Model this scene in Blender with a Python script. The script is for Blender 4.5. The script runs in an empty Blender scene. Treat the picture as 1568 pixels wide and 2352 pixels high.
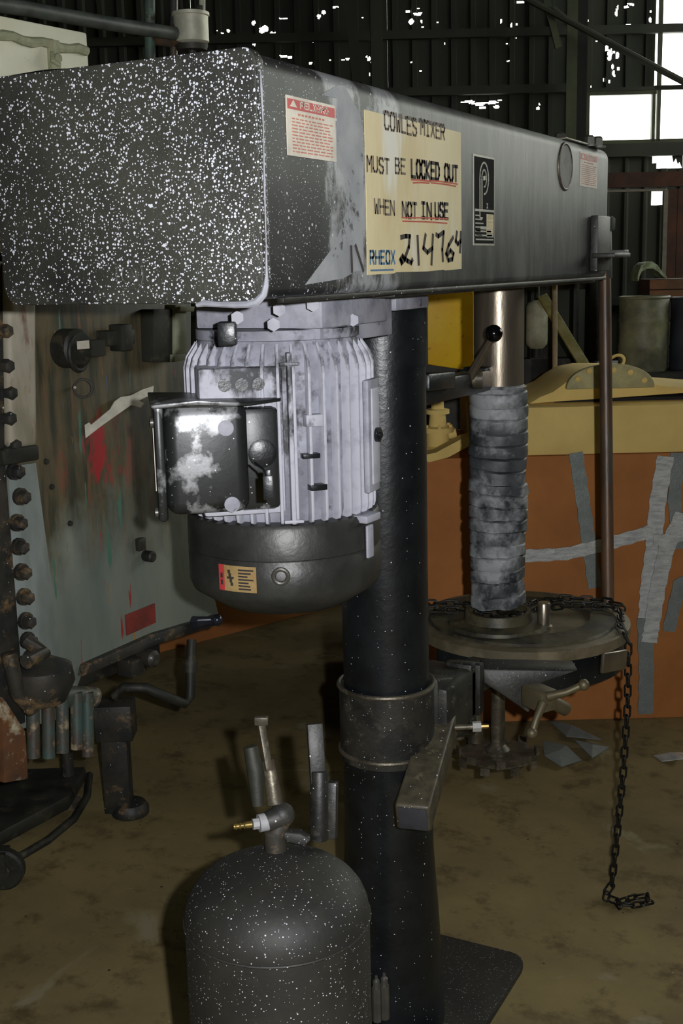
import bpy, bmesh, math, random
from mathutils import Vector, Matrix, noise
random.seed(7)
SC = bpy.context.scene
COL = SC.collection
PI = math.pi
# ---------------------------------------------------------------- camera
FPX = 2750.0
CAM = Vector((0, 0, 1.75))
def _cam_axes(p, y, r):
    p, y, r = (math.radians(a) for a in (p, y, r))
    fw = Vector((-math.sin(y)*math.cos(p), math.cos(y)*math.cos(p), -math.sin(p)))
    rt = Vector((math.cos(y), math.sin(y), 0)); up = rt.cross(fw)
    return rt*math.cos(r)-up*math.sin(r), up*math.cos(r)+rt*math.sin(r), fw
RX, RU, RF = _cam_axes(11.5, 27.4, 1.4)
cam_data = bpy.data.cameras.new('camera')
cam_data.sensor_fit = 'VERTICAL'; cam_data.sensor_height = 36.0
cam_data.lens = FPX*36.0/2352.0
cam_data.clip_start = 0.02; cam_data.clip_end = 200
cam = bpy.data.objects.new('camera', cam_data); COL.objects.link(cam)
cam.matrix_world = Matrix(((RX.x, RU.x, -RF.x, CAM.x), (RX.y, RU.y, -RF.y, CAM.y), (RX.z, RU.z, -RF.z, CAM.z), (0, 0, 0, 1)))
SC.camera = cam
# ---------------------------------------------------------------- world: bright overcast sky outside the shed
world = bpy.data.worlds.new('world'); SC.world = world; world.use_nodes = True
_bg = world.node_tree.nodes['Background']
_bg.inputs[0].default_value = (0.97, 1.0, 0.90, 1); _bg.inputs[1].default_value = 5.0
# the flash of the photographer's camera, to the right of and a little above the lens
fl = bpy.data.lights.new('camera_flash', 'POINT'); fl.energy = 215; fl.shadow_soft_size = 0.012; fl.color = (0.97, 0.975, 1.0)
flo = bpy.data.objects.new('camera_flash', fl); COL.objects.link(flo)
flo.location = CAM + RX*0.085 + RU*0.035
SC.view_settings.view_transform = 'Standard'; SC.view_settings.look = 'None'
SC.view_settings.gamma = 1.0; SC.view_settings.exposure = 0.0; SC.view_settings.use_curve_mapping = False

# ---------------------------------------------------------------- helpers: pixel -> point on a real plane
def ray(px, py): return RF + RX*((px-784)/FPX) + RU*((1176-py)/FPX)
def PZ(px, py, z): d = ray(px, py); return CAM + d*((z-CAM.z)/d.z)
def PY(px, py, y): d = ray(px, py); return CAM + d*((y-CAM.y)/d.y)
def PX(px, py, x): d = ray(px, py); return CAM + d*((x-CAM.x)/d.x)
def PD(px, py, d): return CAM + ray(px, py)*d
HD = Vector((-math.sin(math.radians(27.4)), math.cos(math.radians(27.4)), 0)); HR = Vector((HD.y, -HD.x, 0)); UP = Vector((0, 0, 1))
def PV(px, py, v): d = ray(px, py); return CAM + d*(v/d.dot(HD))       # vertical plane facing the camera, v metres away
def UV(u, v, z): return HR*u + HD*v + UP*z
TH = math.radians(6.6); ME = Vector((math.sin(TH), math.cos(TH), 0)); MN = Vector((ME.y, -ME.x, 0)); MO = Vector((-2.0, 2.65, 0))
def PP(px, py, off=0.0): d = ray(px, py); return CAM + d*(MN.dot(MO+MN*off-CAM)/MN.dot(d))   # the side of the old grey machine

# ---------------------------------------------------------------- helpers: mesh building
class MB:
    def __init__(s): s.v = []; s.f = []; s.m = []
    def add(s, vs, fs, mi=0):
        o = len(s.v); s.v += [Vector(a) for a in vs]; s.f += [tuple(i+o for i in f) for f in fs]; s.m += [mi]*len(fs); return s
    def box(s, c, size, ax=None, mi=0):
        c = Vector(c); ax = ax or (Vector((1,0,0)), Vector((0,1,0)), Vector((0,0,1)))
        vs = [c+ax[0]*(i*size[0]/2)+ax[1]*(j*size[1]/2)+ax[2]*(k*size[2]/2) for i in (-1,1) for j in (-1,1) for k in (-1,1)]
        return s.add(vs, [(0,1,3,2),(4,6,7,5),(0,4,5,1),(2,3,7,6),(0,2,6,4),(1,5,7,3)], mi)
    def bar(s, a, b, w, h, mi=0, up=UP):
        a, b = Vector(a), Vector(b); d = (b-a).normalized(); x = d.cross(up)
        if x.length < 1e-3: x = d.cross(Vector((1,0,0)))
        x.normalize(); y = x.cross(d)
        return s.box((a+b)/2, (w, (b-a).length, h), (x, d, y), mi)
    def tube(s, pts, r, n=12, mi=0, caps=True):
        pts = [Vector(p) for p in pts]; k = len(pts); rs = r if isinstance(r, (list, tuple)) else [r]*k
        vs = []; fs = []; pu = None
        for i, p in enumerate(pts):
            d = (pts[min(i+1, k-1)]-pts[max(i-1, 0)]).normalized()
            if pu is None: pu = d.cross(Vector((0.31, 0.2, 0.93))).normalized()
            x = (pu - d*pu.dot(d)).normalized(); y = d.cross(x); pu = x
            for j in range(n):
                a = 2*PI*j/n; vs.append(p + (x*math.cos(a)+y*math.sin(a))*rs[i])
        for i in range(k-1):
            for j in range(n):
                fs.append((i*n+j, i*n+(j+1)%n, (i+1)*n+(j+1)%n, (i+1)*n+j))
        if caps: fs.append(tuple(reversed(range(n)))); fs.append(tuple((k-1)*n+j for j in range(n)))
        return s.add(vs, fs, mi)
    def lathe(s, c, prof, n=32, ax=UP, mi=0, caps=True):
        c = Vector(c); ax = Vector(ax).normalized()
        x = ax.cross(Vector((0,1,0.01))).normalized(); y = ax.cross(x); k = len(prof)
        vs = [c+ax*z+(x*math.cos(2*PI*j/n)+y*math.sin(2*PI*j/n))*r for r, z in prof for j in range(n)]
        fs = [(i*n+j, i*n+(j+1)%n, (i+1)*n+(j+1)%n, (i+1)*n+j) for i in range(k-1) for j in range(n)]
        if caps: fs.append(tuple(reversed(range(n)))); fs.append(tuple((k-1)*n+j for j in range(n)))
        return s.add(vs, fs, mi)
    def prism(s, poly, ext, mi=0):
        n = len(poly); poly = [Vector(p) for p in poly]; ext = Vector(ext)
        vs = poly+[p+ext for p in poly]
        fs = [tuple(reversed(range(n))), tuple(n+i for i in range(n))]+[(i, (i+1)%n, n+(i+1)%n, n+i) for i in range(n)]
        return s.add(vs, fs, mi)
    def torus(s, c, ax, R, r, n=24, m=8, mi=0, sq=(1, 1)):
        c = Vector(c); ax = Vector(ax).normalized(); x = ax.cross(Vector((0.1,0.97,0.22))).normalized(); y = ax.cross(x); vs = []
        for i in range(n):
            a = 2*PI*i/n; o = x*math.cos(a)*sq[0]+y*math.sin(a)*sq[1]
            for j in range(m):
                b = 2*PI*j/m; vs.append(c+o*R+o.normalized()*math.cos(b)*r+ax*math.sin(b)*r)
        return s.add(vs, [(i*m+j, i*m+(j+1)%m, ((i+1)%n)*m+(j+1)%m, ((i+1)%n)*m+j) for i in range(n) for j in range(m)], mi)
    def ball(s, c, r, n=16, mi=0):
        k = n//2; return s.lathe(c, [(max(1e-4, r*math.sin(PI*i/k)), -r*math.cos(PI*i/k)) for i in range(k+1)], n, UP, mi)

def make(name, mb, mats, parent=None, bevel=0, segs=2, angle=38, base=None, subd=0):
    me = bpy.data.meshes.new(name)
    loc = Vector(base) if base is not None else (ROOTLOC.get(parent.name, Vector()) if parent else Vector())
    me.from_pydata([v-loc for v in mb.v], [], mb.f); me.update()
    for m in (mats if isinstance(mats, (list, tuple)) else [mats]): me.materials.append(m)
    me.polygons.foreach_set('material_index', mb.m)
    bm = bmesh.new(); bm.from_mesh(me); bmesh.ops.recalc_face_normals(bm, faces=bm.faces[:])
    if bevel:
        es = [e for e in bm.edges if len(e.link_faces) == 2 and e.calc_face_angle(0) > math.radians(50)]
        bmesh.ops.bevel(bm, geom=es, offset=bevel, segments=segs, affect='EDGES', profile=0.5, clamp_overlap=True)
    bm.to_mesh(me); bm.free()
    me.shade_smooth(); me.set_sharp_from_angle(angle=math.radians(angle))
    o = bpy.data.objects.new(name, me); COL.objects.link(o)
    if parent: o.parent = parent; ROOTLOC[o.name] = ROOTLOC.get(parent.name, Vector())
    else: o.location = loc; ROOTLOC[o.name] = loc
    return o
ROOTLOC = {}
def thing(name, label, cat, loc, group=None):
    o = bpy.data.objects.new(name, None); COL.objects.link(o); o.location = loc; o.empty_display_size = 0.05
    ROOTLOC[o.name] = Vector(loc); o['label'] = label; o['category'] = cat
    if group: o['group'] = group
    return o
def tag(o, label, cat, group=None):
    o['label'] = label; o['category'] = cat
    if group: o['group'] = group
    return o
def struct(name, mb, mats, **k): o = make(name, mb, mats, **k); o['kind'] = 'structure'; return o
def place(proto_mesh, name, parent, mw):
    o = bpy.data.objects.new(name, proto_mesh); COL.objects.link(o)
    o.parent = parent; o.matrix_local = Matrix.Translation(-ROOTLOC.get(parent.name, Vector())) @ mw; return o
def meshonly(name, mb, mats, bevel=0):
    o = make(name, mb, mats, bevel=bevel); me = o.data; bpy.data.objects.remove(o); return me
def frame(x, y, z, o):
    m = Matrix.Identity(4)
    for i, a in enumerate((x, y, z, o)):
        for j in range(3): m[j][i] = a[j]
    return m

# ---------------------------------------------------------------- helpers: materials
KA = .45     # albedo scale of the paints below
def lin(c):
    f = lambda u: u/12.92 if u <= .04045 else ((u+.055)/1.055)**2.4
    return tuple(min(.9, f(x/255)*KA) for x in c)+(1,)
class NT:
    def __init__(s, name):
        s.mat = bpy.data.materials.new(name); s.mat.use_nodes = True; s.t = s.mat.node_tree; s.b = s.t.nodes['Principled BSDF']
        s.co = s.t.nodes.new('ShaderNodeTexCoord').outputs['Object']
    def n(s, typ, **k):
        nd = s.t.nodes.new(typ)
        for a, v in k.items():
            if a.startswith('i_'):
                key = a[2:]; key = int(key) if key.isdigit() else key.replace('_', ' ')
                if isinstance(v, bpy.types.NodeSocket): s.t.links.new(v, nd.inputs[key])
                else: nd.inputs[key].default_value = v
            else: setattr(nd, a, v)
        return nd
    def math(s, op, a, b=0.0): return s.n('ShaderNodeMath', operation=op, i_0=a, i_1=b).outputs[0]
    def scaled(s, sc):
        return s.n('ShaderNodeVectorMath', operation='MULTIPLY', i_0=s.co, i_1=sc).outputs[0]
    def noise(s, scale, detail=4, stretch=None, rough=.6, dist=0.0):
        v = s.scaled(stretch) if stretch else s.co
        return s.n('ShaderNodeTexNoise', i_Vector=v, i_Scale=scale, i_Detail=detail, i_Roughness=rough, i_Distortion=dist).outputs[0]
    def ramp(s, x, a, b): return s.n('ShaderNodeMapRange', i_0=x, i_1=a, i_2=b).outputs[0]
    def mix(s, f, a, b): return s.n('ShaderNodeMix', data_type='RGBA', i_0=f, i_6=a, i_7=b).outputs[2]
    def specks(s, scale, size, prob, gate=None):
        v = s.n('ShaderNodeTexVoronoi', i_Vector=s.co, i_Scale=scale)
        rnd = s.n('ShaderNodeSeparateColor', i_0=v.outputs['Color'])
        r = s.math('MULTIPLY', s.math('POWER', rnd.outputs[0], 2.0), size)
        hit = s.math('LESS_THAN', v.outputs['Distance'], r)
        p = s.math('LESS_THAN', rnd.outputs[1], s.math('MULTIPLY', gate, prob) if gate is not None else prob)
        return s.math('MULTIPLY', hit, p)
    def done(s, col, rough=.6, metal=0.0, bump=None, bstr=.3, bdist=.004, spec=None):
        L = s.t.links
        for key, v in (('Base Color', col), ('Roughness', rough), ('Metallic', metal)):
            if isinstance(v, bpy.types.NodeSocket): L.new(v, s.b.inputs[key])
            else: s.b.inputs[key].default_value = v
        if spec is not None: s.b.inputs['Specular IOR Level'].default_value = spec
        if bump is not None:
            bp = s.n('ShaderNodeBump', i_Height=bump, i_Strength=bstr, i_Distance=bdist); L.new(bp.outputs[0], s.b.inputs['Normal'])
        return s.mat
def grimy(name, base, second, scale=8, lo=.45, hi=.6, rough=.55, metal=0.0, stretch=None, specks=None, spcol=(215,220,225), third=None, tscale=30, bstr=.25, spec=None, tlo=.55, thi=.68):
    t = NT(name); c = t.mix(t.ramp(t.noise(scale, 6, stretch), lo, hi), lin(base), lin(second))
    if third: c = t.mix(t.ramp(t.noise(tscale, 5, stretch, .7), tlo, thi), c, lin(third))
    if specks:
        for sc, sz, pr in specks: c = t.mix(t.specks(sc, sz, pr), c, (.5,.52,.55,1))
    return t.done(c, rough, metal, t.noise(scale*6, 4, stretch), bstr, .003, spec)
def plain(name, col, rough=.6, metal=0.0):
    t = NT(name); n_ = t.noise(25, 4); k = lin(col); d = tuple(x*.7 for x in k[:3])+(1,)
    return t.done(t.mix(t.ramp(n_, .35, .7), k, d), rough, metal, t.noise(80, 3), .1, .002)

# black spattered paint of the front cover
t = NT('spattered_black_paint')
xx = t.n('ShaderNodeSeparateXYZ', i_0=t.co).outputs
gate = t.math('MULTIPLY', t.ramp(t.noise(7, 4), .30, .6), t.ramp(xx[0], -.30, .16))
c = t.mix(t.ramp(t.noise(5, 5), .35, .7), lin((84,84,74)), lin((48,48,46)))
gate = t.math('ADD', t.math('MULTIPLY', gate, .9), .16)
for sc, sz, pr in ((100, .26, .7), (150, .34, 1.2), (210, .42, 1.3), (300, .5, 1.3), (50, .13, .4)):
    c = t.mix(t.specks(sc, sz, pr, gate), c, (.55,.57,.62,1))
M_FRONT = t.done(c, .5, 0, t.noise(260, 3), .35, .003)
# side of the housing: black paint under dusty white overspray
t = NT('oversprayed_black_paint')
xx = t.n('ShaderNodeSeparateXYZ', i_0=t.co).outputs       # object y runs along the housing
dust = t.mix(t.ramp(t.noise(4.5, 7, (1, 1.3, .5), .7), .42, .62), lin((70,73,70)), lin((128,130,124)))
far = t.mix(t.ramp(t.noise(9, 6, (1, 1.6, .16), .7), .5, .62), dust, lin((62,66,60)))
wob = t.math('ADD', xx[1], t.math('MULTIPLY', t.math('SUBTRACT', t.noise(9, 6, (1, 1, .6)), .5), .34))
blk = t.mix(t.ramp(t.noise(10, 5), .4, .6), lin((62,64,62)), lin((40,42,42)))
s1 = t.ramp(wob, -.69, -.66)            # spray begins
c = t.mix(s1, blk, t.mix(t.ramp(t.noise(8, 7, (1, 1.2, .6), .7), .41, .5), lin((66,68,66)), lin((205,208,210))))
c = t.mix(t.ramp(wob, -.43, -.40), c, far)
c = t.mix(t.ramp(t.noise(14, 6, (1, 2.2, .25), .75), .60, .72), c, lin((138,140,138)))
g2 = t.ramp(wob, -.45, -.70)
for sc, sz, pr in ((110, .26, .6), (200, .36, .8)):
    c = t.mix(t.specks(sc, sz, pr, g2), c, (.5,.52,.56,1))
M_SIDE = t.done(c, .46, .12, t.noise(30, 5, (1, 1, .5)), .2, .003)
M_BLACK = grimy('black_gloss_paint', (34,40,44), (22,26,30), 12, .4, .6, .35, specks=((70,.13,.3),(150,.2,.3)))
M_BLKDIRT = grimy('dusty_black_paint', (64,63,55), (38,38,36), 16, .42, .6, .5, specks=((90,.16,.4),(170,.24,.4)), third=(92,88,76), tscale=26)
M_TANK = grimy('black_tank_paint', (62,60,52), (42,42,38), 7, .4, .62, .62, specks=((170,.22,.5),(260,.3,.5)), third=(60,58,50), tscale=14)
t = NT('white_sprayed_cast_iron')
c = t.mix(t.ramp(t.noise(6.5, 7, (1, 1, .5), .65), .545, .60), lin((236,237,250)), lin((66,68,72)))
c = t.mix(t.ramp(t.noise(40, 4), .5, .75), c, lin((204,206,220)))
M_WHITE = t.done(c, .6, 0, t.noise(60, 4), .15, .003)
M_WHITE2 = grimy('white_overspray', (214,215,228), (168,170,184), 14, .45, .65, .6, third=(96,98,106), tscale=22, tlo=.62, thi=.7)
M_BOXMET = grimy('patchy_bare_metal', (58,60,60), (200,202,204), 11, .53, .60, .38, .35, third=(40,42,42), tscale=24, specks=((150,.2,.3),), bstr=.08)
M_COVER = grimy('dark_fan_cover_metal', (84,85,80), (62,63,60), 10, .4, .65, .42, .35, third=(172,172,166), tscale=8, tlo=.64, thi=.72)
KA = .9
M_STEEL = grimy('bare_steel', (168,156,138), (130,120,104), 10, .35, .7, .32, .85, stretch=(1,1,.2))
KA = .5
M_WORN = grimy('worn_grey_steel', (130,122,104), (92,86,72), 18, .4, .6, .45, .5, third=(170,160,136), tscale=30)
KA = .85
M_RUST = grimy('rusty_painted_rod', (110,84,62), (70,58,46), 14, .4, .6, .42, .2, stretch=(1,1,.15), third=(70,84,86), tscale=6)
KA = .72
M_RUBBER = grimy('dusty_bellows_rubber', (84,88,92), (50,54,58), 9, .42, .58, .5, third=(170,172,174), tscale=6, tlo=.46, thi=.60)
KA = .45
KA = .9
M_TABLE = grimy('grimy_table_steel', (84,80,58), (44,42,34), 12, .4, .6, .5, .2, third=(132,126,94), tscale=7)
KA = .45
M_CHAIN = grimy('oily_chain_steel', (60,58,48), (34,34,30), 60, .4, .6, .45, .5)
M_BRASS = plain('brass', (196,168,96), .35, .7)
M_OLD = plain('dull_cast_brass', (150,138,104), .5, .4)
KA = .85
M_CREAM = plain('cream_paper', (226,212,168), .7)
t = NT('aged_sign_paper')
xx = t.n('ShaderNodeSeparateXYZ', i_0=t.co).outputs
c = t.mix(t.ramp(t.noise(9, 5, (1, 1, .4)), .42, .66), lin((222,208,162)), lin((208,190,140)))
c = t.mix(t.ramp(t.noise(5, 4, (1, 1.6, .35)), .54, .62), c, lin((222,220,204)))
M_SIGN = t.done(c, .55, 0, t.noise(30, 3, (1, 2, .3)), .2, .003)
M_STICK = plain('sticker_white', (222,214,196), .5)
M_RED = plain('sticker_red', (196,66,66), .5)
M_REDT = plain('red_print', (206,132,112), .6)
M_INK = plain('black_ink', (52,44,40), .7)
M_INKF = plain('faded_ink', (120,108,92), .7)
M_REDL = plain('red_marker', (206,96,72), .7)
M_BLUE = plain('blue_print', (84,124,160), .7)
M_PLATE = plain('black_name_plate', (40,42,40), .9); M_PLATE.node_tree.nodes['Principled BSDF'].inputs['Specular IOR Level'].default_value = .08
M_PLATEC = plain('silver_print', (178,176,160), .4)
KA = .5
M_KNOB = plain('black_bakelite', (18,18,22), .12)
M_BOLT = plain('grey_bolt', (120,118,110), .4, .5)
KA = 1.6
M_YEL = grimy('yellow_enamel', (214,164,4), (196,146,6), 6, .4, .7, .5, third=(120,88,20), tscale=30, tlo=.62, thi=.75)
M_CARD = grimy('brown_cardboard', (142,90,44), (124,78,38), 5, .35, .7, .85, bstr=.08)
M_TAN = grimy('tan_board', (188,164,98), (172,148,86), 4, .35, .7, .85, bstr=.08)
M_TAPE = grimy('silver_duct_tape', (190,192,188), (150,153,152), 22, .35, .7, .34, .6, stretch=(1,1,4), bstr=1.0)
M_TAPED = grimy('dull_duct_tape', (110,116,112), (94,100,98), 30, .3, .8, .5, .3, bstr=.5)
KA = .9
M_DARK = grimy('grimy_dark_metal', (44,44,36), (26,26,22), 10, .4, .6, .6, third=(72,66,48), tscale=18)
M_MUD = grimy('paint_crusted_pipework', (56,52,44), (34,36,34), 12, .4, .6, .55, third=(118,96,66), tscale=16, specks=((80,.2,.4),))
M_TEAL = grimy('greenish_pipe_paint', (70,92,80), (60,58,46), 14, .4, .6, .5, third=(96,120,102), tscale=26)
M_PIPE = grimy('dark_grey_pipe_paint', (84,88,82), (58,60,58), 10, .4, .6, .5, third=(60,76,60), tscale=30)
KA = 1.0
M_CABW = grimy('cream_cabinet_paint', (214,214,192), (200,198,172), 6, .4, .7, .6, third=(150,154,124), tscale=30, tlo=.66, thi=.8)
M_CABG = grimy('grey_green_crust', (132,138,108), (158,158,128), 30, .4, .6, .8, bstr=.8)
KA = 1.0
t = NT('paint_streaked_grey_panel')
zz = t.n('ShaderNodeSeparateXYZ', i_0=t.co).outputs
c = t.mix(t.ramp(t.noise(7, 5, (1, 1, .3)), .35, .7), lin((122,128,116)), lin((96,106,100)))
hgt = t.math('ADD', zz[2], t.math('MULTIPLY', t.math('SUBTRACT', t.noise(7, 6, (1, 1, .5)), .5), .75))
brown = t.mix(t.ramp(t.noise(26, 6, (1, 1, .16)), .38, .62), lin((92,82,58)), lin((50,52,40)))
brown = t.mix(t.ramp(t.noise(34, 5, (1, 1, .12)), .58, .7), brown, lin((112,78,52)))
c = t.mix(t.ramp(hgt, .98, 1.2), c, brown)
for sc, lo, colr in ((28, .66, (70,110,92)), (36, .69, (148,48,44)), (42, .69, (150,116,52)), (50, .70, (70,84,110))):
    c = t.mix(t.ramp(t.noise(sc, 3, (1, 1.1, .13)), lo, lo+.03), c, lin(colr))
red = t.math('MULTIPLY', t.ramp(t.noise(13, 5, (1, 1, .35)), .52, .58), t.ramp(t.n('ShaderNodeVectorMath', operation='DISTANCE', i_0=t.co, i_1=(0.0, -.16, 1.27)).outputs['Value'], .16, .06))
c = t.mix(red, c, lin((150,36,40)))
M_PANEL = t.done(c, .55, 0, t.noise(40, 4, (1, 1, .2)), .3, .003)
KA = .74
t = NT('stained_concrete')
c = t.mix(t.ramp(t.noise(1.6, 8, None, .65), .35, .68), lin((156,138,92)), lin((118,106,72)))
c = t.mix(t.ramp(t.noise(7, 6, None, .7), .52, .66), c, lin((106,92,60)))
c = t.mix(t.ramp(t.noise(3.3, 5, (1, 1, 1), .6, .8), .60, .68), c, lin((158,148,116)))
c = t.mix(t.specks(24, .1, .35), c, lin((44,40,32)))
c = t.mix(t.specks(30, .07, .25), c, lin((182,178,160)))
M_FLOOR = t.done(c, .75, 0, t.noise(30, 6), .35, .004, .3)
KA = .62
M_SIDING = grimy('dirty_green_siding', (66,70,54), (48,52,42), 2, .35, .7, .75, stretch=(1,1,.4))
M_BEAM = grimy('olive_steel_beam', (84,92,56), (66,72,46), 3, .4, .6, .6)
M_BROWNW = grimy('dark_brown_boards', (98,56,34), (70,40,26), 4, .4, .6, .8)
M_ROOF = plain('dark_roof', (40,40,36), .9)

KA = .45
# ---------------------------------------------------------------- hand lettering (strokes)
GL = {
'A': [[(0,0),(.5,1),(1,0)],[(.2,.4),(.8,.4)]], 'B': [[(0,0),(0,1),(.7,1),(.9,.75),(.7,.53),(0,.53)],[(.7,.53),(1,.27),(.75,0),(0,0)]],
'C': [[(1,.8),(.8,1),(.2,1),(0,.8),(0,.2),(.2,0),(.8,0),(1,.2)]], 'D': [[(0,0),(0,1),(.65,1),(1,.7),(1,.3),(.65,0),(0,0)]],
'E': [[(1,1),(0,1),(0,0),(1,0)],[(0,.52),(.8,.52)]], 'H': [[(0,0),(0,1)],[(1,0),(1,1)],[(0,.5),(1,.5)]],
'G': [[(1,.8),(.8,1),(.2,1),(0,.8),(0,.2),(.2,0),(.8,0),(1,.2),(1,.5),(.6,.5)]],
'I': [[(.2,1),(.8,1)],[(.5,1),(.5,0)],[(.2,0),(.8,0)]], 'K': [[(0,0),(0,1)],[(1,1),(0,.45),(1,0)]],
'L': [[(0,1),(0,0),(1,0)]], 'M': [[(0,0),(0,1),(.5,.5),(1,1),(1,0)]], 'N': [[(0,0),(0,1),(1,0),(1,1)]],
'O': [[(.2,0),(0,.2),(0,.8),(.2,1),(.8,1),(1,.8),(1,.2),(.8,0),(.2,0)]], 'P': [[(0,0),(0,1),(.8,1),(1,.8),(1,.6),(.8,.45),(0,.45)]],
'R': [[(0,0),(0,1),(.8,1),(1,.8),(1,.65),(.8,.5),(0,.5)],[(.5,.5),(1,0)]],
'S': [[(1,.85),(.8,1),(.2,1),(0,.8),(.1,.58),(.9,.42),(1,.2),(.8,0),(.2,0),(0,.15)]], 'T': [[(0,1),(1,1)],[(.5,1),(.5,0)]],
'U': [[(0,1),(0,.2),(.2,0),(.8,0),(1,.2),(1,1)]], 'W': [[(0,1),(.2,0),(.5,.6),(.8,0),(1,1)]], 'X': [[(0,0),(1,1)],[(0,1),(1,0)]],
'2': [[(.1,.95),(.5,1.0),(.85,1),(.75,.6),(.35,.12),(.1,.0),(.0,.12),(.2,.25),(.6,.08),(.95,.0),(1.05,.1)]], '1': [[(.4,1),(.6,0)]],
'4': [[(.2,1),(.0,.55),(.35,.4),(.8,.55)],[(.85,1),(.7,0)]], '7': [[(0,.95),(.2,.9),(.75,1.05),(.6,.4),(.65,0)]],
'6': [[(.8,1.05),(.3,.7),(.0,.3),(.25,.0),(.7,.05),(.85,.3),(.5,.45),(.15,.25)]], '5': [[(.9,1),(.1,1),(.05,.6),(.7,.6),(1,.35),(.7,.0),(0,.05)]],
'0': [[(.2,0),(0,.2),(0,.8),(.2,1),(.8,1),(1,.8),(1,.2),(.8,0),(.2,0)]], '3': [[(0,1),(.9,1),(.4,.6),(.95,.4),(.8,.05),(0,0)]],
'!': [[(.5,1),(.5,.35)],[(.5,.12),(.5,0)]], '/': [[(0,0),(1,1)]], '%': [[(0,0),(1,1)],[(.1,.8),(.3,.9)],[(.7,.1),(.9,.2)]]}
def strokes(mb, text, o, ex, ey, w, h, gap, lw, nrm, mi=0, th=.0006, jit=0.0):
    """ribbons of thin raised ink; o lower-left, ex/ey unit axes, w/h letter size"""
    x = 0.0; nrm = Vector(nrm)
    for ch in text:
        if ch != ' ':
            dz = random.uniform(-jit, jit)*h
            for line in GL[ch]:
                pts = [Vector(o)+ex*(x+p[0]*w)+ey*(p[1]*h+dz) for p in line]
                for a, b in zip(pts, pts[1:]):
                    d = (b-a).normalized(); s = d.cross(nrm)*lw/2; a2 = a-d*lw*.4; b2 = b+d*lw*.4
                    mb.prism([a2-s, b2-s, b2+s, a2+s], nrm*th, mi)
        x += w+gap
    return x

# ================================================================ THE SETTING
V = 11.0
def wuz(px, py, v=V): p = PV(px, py, v); return p.dot(HR), p.z
fm = MB(); fm.box(UV(-1, 3.5, -.05), (14, 17, .1), (HR, HD, UP)); struct('floor', fm, M_FLOOR)
cm = MB(); cm.box(UV(-1, 3.5, 6.55), (14, 17, .1), (HR, HD, UP)); struct('ceiling', cm, M_ROOF)
for nm, c, sz in (('wall_left', UV(-8.05, 3.5, 3.25), (.1, 17, 6.5)), ('wall_front', UV(-1, -5.05, 3.25), (14, .1, 6.5))):
    m = MB(); m.box(c, sz, (HR, HD, UP)); struct(nm, m, M_SIDING)
m = MB()
for c, sz in ((UV(6.05, 3.5, 1.3), (.1, 17, 2.6)), (UV(6.05, 3.5, 5.6), (.1, 17, 1.8)), (UV(6.05, -.5, 3.1), (.1, 9, 3.2)), (UV(6.05, 11.4, 3.1), (.1, 1.2, 3.2)), (UV(6.05, 7.4, 3.1), (.1, .3, 3.2))): m.box(c, sz, (HR, HD, UP))
struct('wall_right', m, M_SIDING)
for k, va in enumerate((4.0, 7.55)):  # unseen windows, added to light the back wall and give the housing sheen
    m = MB(); vb_ = (7.25, 10.8)[k]
    for z in (2.62, 3.65, 4.68): m.box(UV(6.05, (va+vb_)/2, z), (.06, vb_-va, .04), (HR, HD, UP))
    for j in range(5): m.box(UV(6.05, va+(vb_-va)*j/4, 3.65), (.06, .04, 2.1), (HR, HD, UP))
    struct('window_%d' % (k+3), m, M_SIDING)
# back wall: corrugated sheets with rust holes, window openings on the right
u0 = wuz(1345, 260)[0]; uM = wuz(1498, 260)[0]; z_sill = wuz(1450, 332)[1]; z_head = wuz(1450, 211)[1]; z_hb = wuz(1530, 386)[1]
holes = []
for px, py, w, h in ((500,86,16,7),(497,70,10,4),(523,68,9,9),(510,74,8,4),(498,97,6,4),(582,51,11,11),(606,64,22,16),(601,71,16,9),(624,74,19,8),(602,81,13,7),(583,98,10,9),(590,90,8,6),
    (652,127,22,7),(664,129,15,7),(712,143,12,5),(655,39,15,4),(643,41,8,3),(743,26,12,9),(731,38,8,13),(735,33,8,8),(771,14,15,5),(767,16,8,4),(718,89,3,14),(832,37,9,4),(945,48,13,13),(958,31,20,7),(965,28,12,5),(936,24,12,7),(962,17,8,3),(968,47,6,6),
    (1005,48,5,4),(758,136,6,3),(797,133,12,6),(788,135,10,4),(847,133,10,12),(842,128,6,8),(849,167,4,10),(853,140,8,4),(944,141,6,3),(968,160,14,3),(971,61,6,4),(1022,98,4,4),
    (1080,233,38,8),(1100,237,34,9),(1130,234,36,9),(1142,244,22,8),(1110,246,18,7),(1150,229,16,5),(1236,247,12,8),(1240,238,5,5),
    (1197,2,26,7),(1152,46,5,16),(1175,58,4,20),(1188,54,3,9),(1187,85,3,5),(1165,98,3,5),(1168,138,6,4),
    (1367,64,28,7),(1385,66,18,9),(1402,63,14,9),(1425,64,18,9),(1445,60,20,12),(1462,62,18,10),(1350,46,6,5),(1418,25,6,22),(1421,14,4,12),(1450,8,26,5),(1440,14,12,4),(1495,25,6,8),(1494,45,7,14),
    (1395,108,8,16),(1402,122,14,22),(1400,132,10,14),(1420,125,12,16),(1409,150,7,18),(1412,168,9,18),(1422,156,7,9),(1388,180,4,10),(1400,185,4,10),(1358,198,4,5),(1371,92,5,5),(1412,118,8,8),(1405,112,8,10)):
    a = wuz(px, py, V); mpp = V/FPX*1.03
    holes.append((a[0], a[1], w*mpp*.40, h*mpp*.40))
def rib(u): 
    k = (u/.17) % 1.0
    return .022*(1 if .15 < k < .45 else 0)
wall = None
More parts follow.
